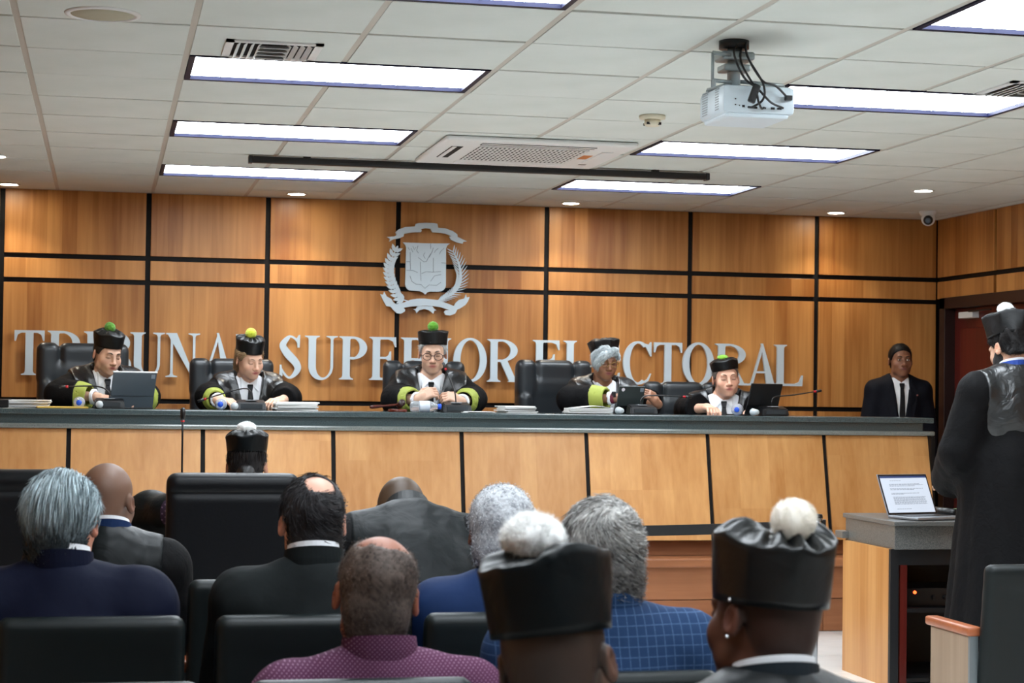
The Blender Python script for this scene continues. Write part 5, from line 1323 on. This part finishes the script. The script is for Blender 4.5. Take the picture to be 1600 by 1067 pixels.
# silver-haired judge
p = P('silver-haired judge in thin gold glasses, a woman holding a dark tablet', GJ, 3.059, 11.5, 1.588, ZP, 0, pitch=12, yaw=6, roll=2, twist=4, skin=(150, 106, 82), sc=.98, sh=1.0, lean=6, fat=.01, lip=(150, 84, 88), N=(0, .060, -.130),
      elbows=[(-.235, -.09, .915), (.225, -.05, .90)], hands=[hd((-.02, -.27, .925), (1, -.12, .05), (.1, -.5, .8), 1, .55), hd((.27, -.26, .895), (-.55, -.25, .5), (.3, -.7, .4), -1, .9)])
p.judge(cuffa=(.36, .86), cuffs=(1, 0)); p.cap(pom=None, h=.070, z0=.052, tilt=(-16, -6), seed=6, poly=.9, sides=6, flare=1.16, dome=.02, pleat=.003, r0=(.083, .10), yc=.028); p.face((60, 46, 40), browt=.0022); p.glasses(M_GOLD, .025, .017, .0018)
# her fringe sweeps over the brow
n = 4200; q = np.zeros((n, 3)); u = RNG.random(n); v = RNG.random(n)
hm = mat('silver_hair', (212, 218, 220), .45, mix=((176, 186, 190), 70))
F = Field(p.Hc-.16, p.Hc+.16, .005)
for a, b, ra, rb in (((.030, -.075, .085), (-.040, -.082, .055), .022, .024), ((-.040, -.082, .055), (-.066, -.062, .010), .024, .020), ((-.066, -.062, .012), (-.062, -.062, -.028), .019, .010), ((.040, -.07, .08), (.070, -.050, .045), .018, .012), ((-.02, -.06, .092), (-.075, -.02, .05), .024, .020), ((-.078, -.02, .05), (-.082, -.015, -.01), .015, .008), ((-.036, -.088, .045), (-.044, -.088, .004), .014, .007)):
    F.cone(p.Hd(*a), p.Hd(*b), ra, rb, .012)
F.op(lambda X, Y, Z: .003*wob(X*1.6, Y, Z*.7, 150, 2), p.Hc-.16, p.Hc+.16, 0, 'a')
me, Pv = F.mesh('fringe'); fr = link('hair', me, hm, p.root)
idx = RNG.integers(0, len(Pv), n); qq = (Pv[idx]-p.Hc) @ npv(p.Rh); nr = qq/np.linalg.norm(qq, axis=1, keepdims=True)
tn = np.tile(npv((-.75, -.05, -.65)), (n, 1)) + npv((0, 0, -.8))*(qq[:, :1] < -.05); tn -= nr*np.sum(tn*nr, 1, keepdims=True); d = (tn + nr*.01 + RNG.normal(0, .04, (n, 3))) @ npv(p.Rh).T
ribbons('hair_strands', Pv[idx], d, RNG.uniform(.02, .04, n), np.full(n, .0010), hm, fr)['kind'] = 'stuff'
p.hair((190, 196, 198), (130, 138, 144), t=.008, n=2000, L=.02, top=.06, mode='down')
bm = B()
for sg in (-1,): bmesh.ops.create_uvsphere(bm, u_segments=10, v_segments=8, radius=.006, matrix=Matrix.Translation(Vector(p.Hd(sg*.088, .008, -.042))))
obj('earring', bm, M_WHITE, p.root, True)
w_ = p.Wr[0]; e_ = p.E[0]; dd = (w_-e_)/np.linalg.norm(w_-e_); bm = B(); cyl(bm, w_-dd*.012, w_+dd*.016, .033, n=20); wt_ = obj('wrist_strap', bm, mat('burgundy_strap', (110, 32, 52), .5), p.root, True)
bm = B(); box(bm, -.014, .014, -.004, .004, -.018, .018, .004, mtx=Matrix.Translation(Vector(w_)+Vector((0, -.026, .024)))); obj('watch_face', bm, M_BLKP, wt_)
# rightmost judge
p = P('rightmost judge, a man with closed eyes in low cap with flat lime pompom', GJ, 3.854, 11.5, 1.490, ZP, 0, pitch=2, yaw=-6, roll=-4, twist=-14, skin=(222, 172, 146), sc=1.03, lean=0, lip=(196, 110, 104), N=(0, .055, -.105),
      elbows=[(-.235, .03, .86), (.22, -.05, .90)], hands=[hd((-.205, -.25, .873), (.05, -1, -.05), (0, 0, 1), 1, .85), hd((.12, -.26, .87), (-.5, -.8, 0), (0, 0, 1), -1, .5)])
p.judge(cuffs=(0, 0), vee=(.42, .10)); p.cap(pom=(116, 168, 36), h=.056, z0=.050, tilt=(-4, -6), seed=8, poly=.25, flare=1.06, dome=.018, pleat=.004, pr=.036, pomsq=.55, r0=(.082, .099)); p.face((104, 82, 66), eyes='down', browt=.0024)
p.hair((150, 140, 132), (84, 74, 68), t=.006, n=2000, L=.010, top=.07)
# guard
p = P('young man in dark suit and black tie standing right of the bench', None, 5.345, 12.2, 1.640, 0, -10, pitch=0, yaw=2, roll=0, twist=0, skin=(136, 92, 68), sc=.985, sh=1.0, shrug=-.012, standing=True, bald='shaved', lip=(120, 66, 60), lean=0, hfine=.0035)
M_SUIT = mat('black_navy_suit', (14, 16, 24), .75, spec=.15, bump=(20, .25, .006), sheen=.0)
p.shell('shirt', M_SHIRT, .008, 0, neck=.056, h=.010); p.shell('jacket', M_SUIT, .024, 1.5, wrist=1.0, sleeve=(.004, .008, .010), vee=(.46, .062), fold=.004, h=.010)
p.collar(); p.tie(w=.020, zend=-.44); p.face((26, 20, 18), eyes='open', browt=.003); p.hair((20, 17, 16), (12, 10, 10), t=.0065, n=3500, L=.005, top=.2, rough=.006); p.legs(stand=True)
bm = B()
for sg in (-1, 1):
    q_ = [p.chest('jacket', sg*x, z, .003) for x, z in ((.070, -.035), (.115, -.10), (.075, -.30), (.012, -.43), (.05, -.22))]
    a = [bm.verts.new(v) for v in q_]; b = [bm.verts.new(npv(v)+npv((0, -.004, 0))) for v in q_]; bm.faces.new(a); bm.faces.new(b[::-1])
    for j in range(5): bm.faces.new((a[j], a[(j+1) % 5], b[(j+1) % 5], b[j]))
obj('lapels', bm, M_SUIT, p.root)
c = Vector(p.chest('jacket', .105, -.12, .008)); bm = B(); cyl(bm, c, c+Vector((0, -.003, 0)), .006, n=12); obj('lapel_pin', bm, mat('pin_rose', (150, 96, 90), .4, metal=.5), p.root)

# ================================================================ THE AUDIENCE (backs to the camera)
GA = 'audience seen from behind'
M_NAVY = mat('navy_jacket', (13, 18, 38), .75, spec=.12, bump=(14, .3, .008), sheen=.0); M_CHAR = mat('charcoal_jacket', (24, 28, 29), .8, spec=.12, bump=(16, .3, .008), sheen=.0)
M_BLUE = mat('blue_jacket', (18, 40, 78), .75, spec=.15, bump=(14, .25, .008), sheen=.0)
def checkm(name, base, line, sx, sz, wd=.05):
    m = mat(name, base, .8, spec=.15, bump=(200, .15, .001), sheen=.0); nt = m.node_tree; b = nt.nodes['Principled BSDF']; L = nt.links.new
    tc = nt.nodes.new('ShaderNodeTexCoord'); sp_ = nt.nodes.new('ShaderNodeSeparateXYZ'); L(tc.outputs['Object'], sp_.inputs[0]); outs = []
    for ax_, s_ in (('X', sx), ('Z', sz)):
        mu = nt.nodes.new('ShaderNodeMath'); mu.operation = 'MULTIPLY'; mu.inputs[1].default_value = s_; L(sp_.outputs[ax_], mu.inputs[0])
        f = nt.nodes.new('ShaderNodeMath'); f.operation = 'FRACT'; L(mu.outputs[0], f.inputs[0]); c = nt.nodes.new('ShaderNodeMath'); c.operation = 'LESS_THAN'; c.inputs[1].default_value = wd; L(f.outputs[0], c.inputs[0]); outs.append(c)
    a = nt.nodes.new('ShaderNodeMath'); a.operation = 'MAXIMUM'; L(outs[0].outputs[0], a.inputs[0]); L(outs[1].outputs[0], a.inputs[1])
    n = nt.nodes.new('ShaderNodeTexNoise'); n.inputs['Scale'].default_value = 160
    mm = nt.nodes.new('ShaderNodeMath'); mm.operation = 'MULTIPLY'; L(a.outputs[0], mm.inputs[0]); L(n.outputs[0], mm.inputs[1])
    x = nt.nodes.new('ShaderNodeMix'); x.data_type = 'RGBA'; x.inputs[6].default_value = lin(base)+(1,); x.inputs[7].default_value = lin(line)+(1,); L(mm.outputs[0], x.inputs[0]); L(x.outputs[2], b.inputs['Base Color']); return m
def dotm(name, base, dot, s_, r=.2):
    m = mat(name, base, .8, spec=.15, bump=(200, .15, .001), sheen=.0); nt = m.node_tree; b = nt.nodes['Principled BSDF']; L = nt.links.new
    tc = nt.nodes.new('ShaderNodeTexCoord'); v = nt.nodes.new('ShaderNodeVectorMath'); v.operation = 'SCALE'; v.inputs['Scale'].default_value = s_
    mp = nt.nodes.new('ShaderNodeMapping'); mp.inputs['Rotation'].default_value = (0, PI/4, 0); mp.inputs['Scale'].default_value = (1, 0, 1); L(tc.outputs['Object'], mp.inputs[0]); L(mp.outputs[0], v.inputs[0])
    f = nt.nodes.new('ShaderNodeVectorMath'); f.operation = 'FRACTION'; L(v.outputs[0], f.inputs[0]); sb = nt.nodes.new('ShaderNodeVectorMath'); sb.operation = 'DISTANCE'; L(f.outputs[0], sb.inputs[0]); sb.inputs[1].default_value = (.5, 0, .5)
    c = nt.nodes.new('ShaderNodeMath'); c.operation = 'LESS_THAN'; c.inputs[1].default_value = r; L(sb.outputs['Value'], c.inputs[0])
    x = nt.nodes.new('ShaderNodeMix'); x.data_type = 'RGBA'; x.inputs[6].default_value = lin(base)+(1,); x.inputs[7].default_value = lin(dot)+(1,); L(c.outputs[0], x.inputs[0]); L(x.outputs[2], b.inputs['Base Color']); return m
M_CHECK = checkm('blue_check_jacket', (30, 54, 88), (84, 112, 148), 48, 48, .09)
M_PURP = dotm('purple_dotted_shirt', (82, 44, 70), (150, 116, 140), 150, .17)
M_PLUM = dotm('plum_pattern_jacket', (48, 34, 52), (110, 90, 110), 60, .2)
def jacket(p, m, t=.024, sl=(.014, .014, .012), shirt=True, fold=.004, collar_m=None, neck=.058, wrist=1.0, jcol=True, h=.009):
    if shirt: p.shell('shirt', M_SHIRT, .008, 0, neck=.056, h=.012)
    p.shell('jacket', m, t, 1.5, wrist=wrist, sleeve=sl, fold=fold, neck=neck, vee=(.42, .07) if shirt else None, h=h)
    if shirt: p.collar(r=.062, hgt=.086, points=False)
    if jcol: p.collar(m, r=.069, hgt=.074, points=False)
    p.legs()
# row three
p = P('man with swept-back silver hair in a navy jacket, at the left', GA, -.095, 4.78, 1.052, 0, 180, yaw=-14, pitch=2, skin=(178, 120, 96), sc=1.04, sh=1.12, lean=-4, fat=.02)
jacket(p, M_NAVY, .028, (.018, .016, .014), fold=.006)
p.hair((204, 222, 228), (34, 42, 46), t=.008, n=13000, L=.060, w=.0011, mode='down', drop=.04, rough=.010, hf=.005, kb=.05)
p = P('man with thinning wet dark hair in a charcoal jacket', GA, .517, 4.78, 1.052, 0, 180, yaw=3, pitch=-6, skin=(206, 156, 134), sc=1.0, sh=1.05, lean=-2, fat=.01)
jacket(p, M_CHAR, .026, fold=.006)
p.hair((62, 60, 62), (18, 18, 20), t=.0045, n=6500, L=.024, w=.0008, mode='swirl', rough=.012, drop=.012, out=.03, noise=.16, mask=lambda x, y, z: .040 - np.sqrt((x+.008)**2 + ((y-.045)*1.0)**2 + ((z-.098))**2))
p = P('man with short white curly hair in a blue jacket', GA, 1.004, 4.78, 1.022, 0, 180, yaw=-12, pitch=2, skin=(116, 78, 62), sc=1.0, sh=1.02, lean=-2, fat=.01)
jacket(p, M_BLUE, .026)
p.hair((222, 226, 230), (120, 122, 130), t=.011, n=15000, L=.0065, w=.0006, mode='curl', rough=.01, drop=.012, kb=.45)
# row two
p = P('bald man in black robe with white piping over a blue collar', GA, .015, 5.66, 1.050, 0, 180, yaw=-20, pitch=6, skin=(112, 82, 66), sc=.97, sh=1.0, lean=2, lip=(130, 80, 70))
p.shell('shirt', M_SHIRT, .008, 0, neck=.056, h=.012); p.shell('robe', M_ROBE, .028, 1.5, wrist=.9, sleeve=(.012, .02, .02), fold=.006); p.yoke(m=M_SATIN2, back=-.24, wt=.165, zb=.3)
p.collar(r=.061, hgt=.086, points=False); p.collar(M_BLUE, r=.067, hgt=.076, points=False); p.legs()
bm = B(); tube(bm, spline([p.T(sg*x, y, z) for sg, x, y, z in ((1, .05, .082, -.035), (1, .10, .075, -.062), (1, .162, .055, -.085))], 5), .0022, 6); tube(bm, spline([p.T(-x, y, z) for x, y, z in ((.05, .082, -.035), (.10, .075, -.062), (.150, .06, -.082), (.172, .10, -.13), (.165, .125, -.2))], 5), .0024, 6)
obj('white_piping', bm, M_WHITE, p.root, True)
p = P('man in black satin robe bowing his head forward, close-cropped hair', GA, .900, 5.80, 1.000, 0, 180, pitch=52, yaw=-8, skin=(122, 92, 66), sc=1.0, sh=1.15, lean=38, N=(0, .135, -.020), bald='shaved')
p.shell('shirt', M_SHIRT, .008, 0, neck=.056, h=.012); p.shell('robe', M_ROBE, .030, 1.5, wrist=.9, sleeve=(.014, .02, .02), fold=.006)
p.shell('satin_panel', mat('mottled_black_satin', (15, 20, 22), .5, bump=(12, .5, .012, .8), spec=.18), .044, .3, region=lambda x, y, z: np.maximum(np.abs(x)-.19, -.34-z) + 0*y, fold=.006, h=.008, seed=5)
p.collar(mat('black_collar', (18, 22, 24), .5), r=.066, hgt=.078, points=False); p.legs()
bm = B(); c = Vector(p.T(-.0, .073, .0)); box(bm, -.014, .014, -.002, .002, -.006, .006, mtx=Matrix.Translation(c+Vector((0, .004, .004)))); obj('collar_tag', bm, M_WHITE, p.root)
# front desk
p = P('woman with a dark hair bun under a white-pompom cap, at the front desk', None, .545, 7.42, 1.080, 0, 180, pitch=10, yaw=-6, skin=(176, 130, 106), sc=.95, sh=.98, lean=6, elbows=[None, (.36, -.26, .87)], hands=[{}, dict(w=(.16, -.42, .86))])
p.shell('jacket', M_PLUM, .02, 1.5, wrist=1.0, sleeve=(.02, .03, .03), fold=.004); p.collar(r=.06, hgt=.036, points=False)
F = Field(p.S[1]-.35, p.S[1]+.35, .01); F.cone(p.S[1], p.E[1], .075, .10, .03); F.cone(p.E[1], p.E[1]+(p.Wr[1]-p.E[1])*.7, .098, .085, .03)
F.op(lambda X, Y, Z: .006*wob(X, Y, Z, 40, 2), p.S[1]-.4, p.S[1]+.4, 0, 'a'); me, _ = F.mesh('robe_sleeve'); link('robe_sleeve', me, M_SATIN2, p.root)
p.hair((34, 28, 28), (16, 14, 14), t=.004, n=2500, L=.03, mode='down', drop=.02, top=.07)
F = Field(p.Hc-.2, p.Hc+.2, .005); F.ell(p.Hd(0, .105, -.045), (.038, .032, .040), p.Rh); F.op(lambda X, Y, Z: .003*wob(X, Y, Z, 160, 2), p.Hc-.2, p.Hc+.2, 0, 'a'); me, _ = F.mesh('hair_bun'); link('hair_bun', me, mat('dark_bun_hair', (20, 17, 18), .35, bump=(120, .6, .003, 1)), p.root)
p.cap(m=M_SATIN2, pom=(236, 238, 236), h=.068, z0=.058, tilt=(-8, 2), seed=5, poly=.45, flare=1.12, pleat=.008, dome=.022, pr=.042, pomsq=.7, pn=1800); p.legs()
# row four
p = P('balding man in a purple dotted shirt, front middle', GA, .548, 3.84, .968, 0, 180, yaw=-4, roll=-5, pitch=4, skin=(142, 88, 66), sc=1.03, sh=1.10, lean=-3, fat=.02)
p.shell('shirt', M_PURP, .018, 1.5, wrist=1.0, sleeve=(.010, .012, .012), fold=.005, h=.008, neck=.058); p.collar(M_PURP, r=.068, hgt=.066, points=False, back=.016); p.legs()
p.hair((112, 98, 90), (44, 36, 34), t=.0045, n=11000, L=.0055, w=.0006, mode='short', rough=.010, drop=.010, kb=.4, mask=lambda x, y, z: .060 - np.sqrt((x+.006)**2 + (y-.022)**2 + ((z-.118)*.9)**2))
p = P('man with wavy grey hair in a blue checked jacket', GA, 1.056, 3.98, 1.030, 0, 180, yaw=4, pitch=2, skin=(196, 138, 112), sc=1.03, sh=1.06, lean=-2, fat=.02)
jacket(p, M_CHECK, .028, h=.008)
p.hair((206, 204, 200), (70, 68, 68), t=.011, n=14000, L=.024, w=.0008, mode='swirl', rough=.014, drop=.03, hf=.005, out=.08, kb=.3)
# row five
p = P('man in a tall black cap with a white pompom, out of focus at the bottom', GA, .690, 2.86, .968, 0, 180, yaw=-26, roll=8, pitch=0, hfine=.0038, skin=(92, 68, 56), sc=1.08, sh=.85, bald='shaved')
p.shell('robe', M_ROBE, .028, 1.5, wrist=.9, sleeve=(.012, .02, .02), fold=.006); p.collar(r=.06, hgt=.036, points=False); p.legs()
p.cap(m=M_SATIN2, pom=(250, 250, 248), h=.108, z0=.040, r0=(.086, .100), tilt=(4, 0), seed=9, poly=.5, flare=1.10, crush=1.2, pleat=.005, dome=.004, pr=.050, pomxy=(.02, -.03), pn=12000, pomsq=.75)
p = P('man in a black satin cap with a fluffy cream pompom, head turned left', GA, 1.084, 3.02, 1.010, 0, 180, yaw=22, roll=-8, pitch=4, hfine=.0038, skin=(84, 50, 38), sc=1.04, sh=.9, bald='shaved')
p.shell('shirt', M_SHIRT, .008, 0, neck=.056, h=.012); p.shell('robe', M_ROBE, .028, 1.5, wrist=.9, sleeve=(.012, .02, .02), fold=.006); p.yoke(m=M_SATIN2, back=-.30, wt=.175, zb=.3)
p.collar(r=.061, hgt=.080, points=False); p.collar(mat('slate_jacket', (26, 34, 40), .6, spec=.2), r=.068, hgt=.070, points=False); p.legs()
p.cap(m=mat('glossy_cap_satin', (8, 11, 13), .36, bump=(8, .4, .012, 1.0), spec=.45), pom=(246, 240, 228), h=.100, z0=.026, r0=(.085, .102), tilt=(-6, 6), seed=11, poly=.45, flare=1.10, crush=.6, pleat=.014, dome=.020, pr=.037, pomxy=(.008, .052), pn=12000)
bm = B(); 
for dz in (.022, -.036): bmesh.ops.create_uvsphere(bm, u_segments=10, v_segments=8, radius=.0035, matrix=Matrix.Translation(Vector(p.Hd(.089, .016, dz))))
obj('ear_stud', bm, M_CHROME, p.root, True)['kind'] = 'stuff'
# blue shoulder at the bottom right corner
p = P('person in a bright blue jacket cut off at the bottom right corner', None, 1.98, 2.95, .93, 0, 180, skin=(120, 84, 66), sc=1.0, sh=1.0)
jacket(p, M_BLUE, .026); p.hair((30, 26, 26), (18, 16, 16), t=.006, n=2000, L=.01, w=.0007)
# standing lawyer
p = P('bearded man in black robe and cap standing at the podium, seen from behind', None, 3.975, 7.88, 1.612, 0, 180, pitch=20, yaw=14, skin=(206, 162, 136), sc=1.0, sh=1.1, standing=True, twist=6, lean=-3,
      elbows=[(-.26, .0, 1.15), (.245, .02, 1.14)], hands=[dict(w=(-.12, -.30, 1.0), d=(.3, -1, -.1), n=(0, 0, 1), side=-1, curl=.4), dict(w=(.14, -.30, 1.0), d=(-.3, -1, -.1), n=(0, 0, 1), side=1, curl=.4)])
sk = lambda F: (F.cone(p.P+npv((0, .0, .1)), (0, .03, .34), .20, .27, .06), F.cone((0, .03, .34), (0, .03, .16), .27, .28, .03), F.op(lambda X, Y, Z: -.014*np.clip((1.05-Z)/.6, 0, 1)*np.abs(np.sin(7*np.arctan2(Y, X)+.5)), (-.5, -.5, 0), (.5, .5, 1.2), 0, 'a'))
p.shell('shirt', M_SHIRT, .008, 0, neck=.056, h=.012); p.shell('robe', M_ROBE, .030, 1.5, wrist=.95, sleeve=(.014, .024, .030), fold=.006, extra=sk, skirt=(0, .03, .2))
p.shell('satin_panel', M_SATIN, .046, .3, region=lambda x, y, z: np.maximum(np.abs(x)-(.185), np.where(y < 0, -.35, -.55)-z), fold=.006, h=.009, seed=2)
p.collar(r=.061, hgt=.084, points=False); p.collar(mat('royal_blue_collar', (20, 62, 150), .6), r=.068, hgt=.074, points=False); p.legs(stand=True)
p.hair((30, 26, 26), (12, 11, 12), t=.010, n=9000, L=.011, w=.0007, mode='curl', rough=.03, drop=-.022, top=.09)
p.face((24, 20, 20), eyes='down')
F = Field(p.Hc-.16, p.Hc+.16, .005); p_ = p
F.ell(p.Hd(0, -.034, -.072), (.060, .062, .048), p.Rh)
for sg in (-1, 1): F.ell(p.Hd(sg*.050, -.022, -.055), (.020, .036, .036), p.Rh); F.ell(p.Hd(0, -.072, -.098), (.027, .024, .022), p.Rh)
for sg in (-1, 1): F.cone(p.Hd(sg*.062, -.012, -.018), p.Hd(sg*.045, -.040, -.075), .012, .022)
F.loc(lambda x, y, z: (z - np.where(y < -.060, -.044, -.012)) + 0*x, p.Hc, p.Rh, 'i'); F.op(lambda X, Y, Z: .002*wob(X, Y, Z, 200, 1), p.Hc-.16, p.Hc+.16, 0, 'a')
me, _ = F.mesh('beard'); link('beard', me, mat('dark_beard', (26, 22, 22), .7, bump=(260, .8, .003)), p.root)
p.cap(m=M_HAT, pom=(236, 238, 238), h=.100, z0=.046, r0=(.085, .101), tilt=(-6, -3), seed=12, poly=.9, sides=6, flare=1.16, pleat=.008, dome=.012, pr=.040, pomxy=(.006, .01), pn=3500, pomsq=.8)
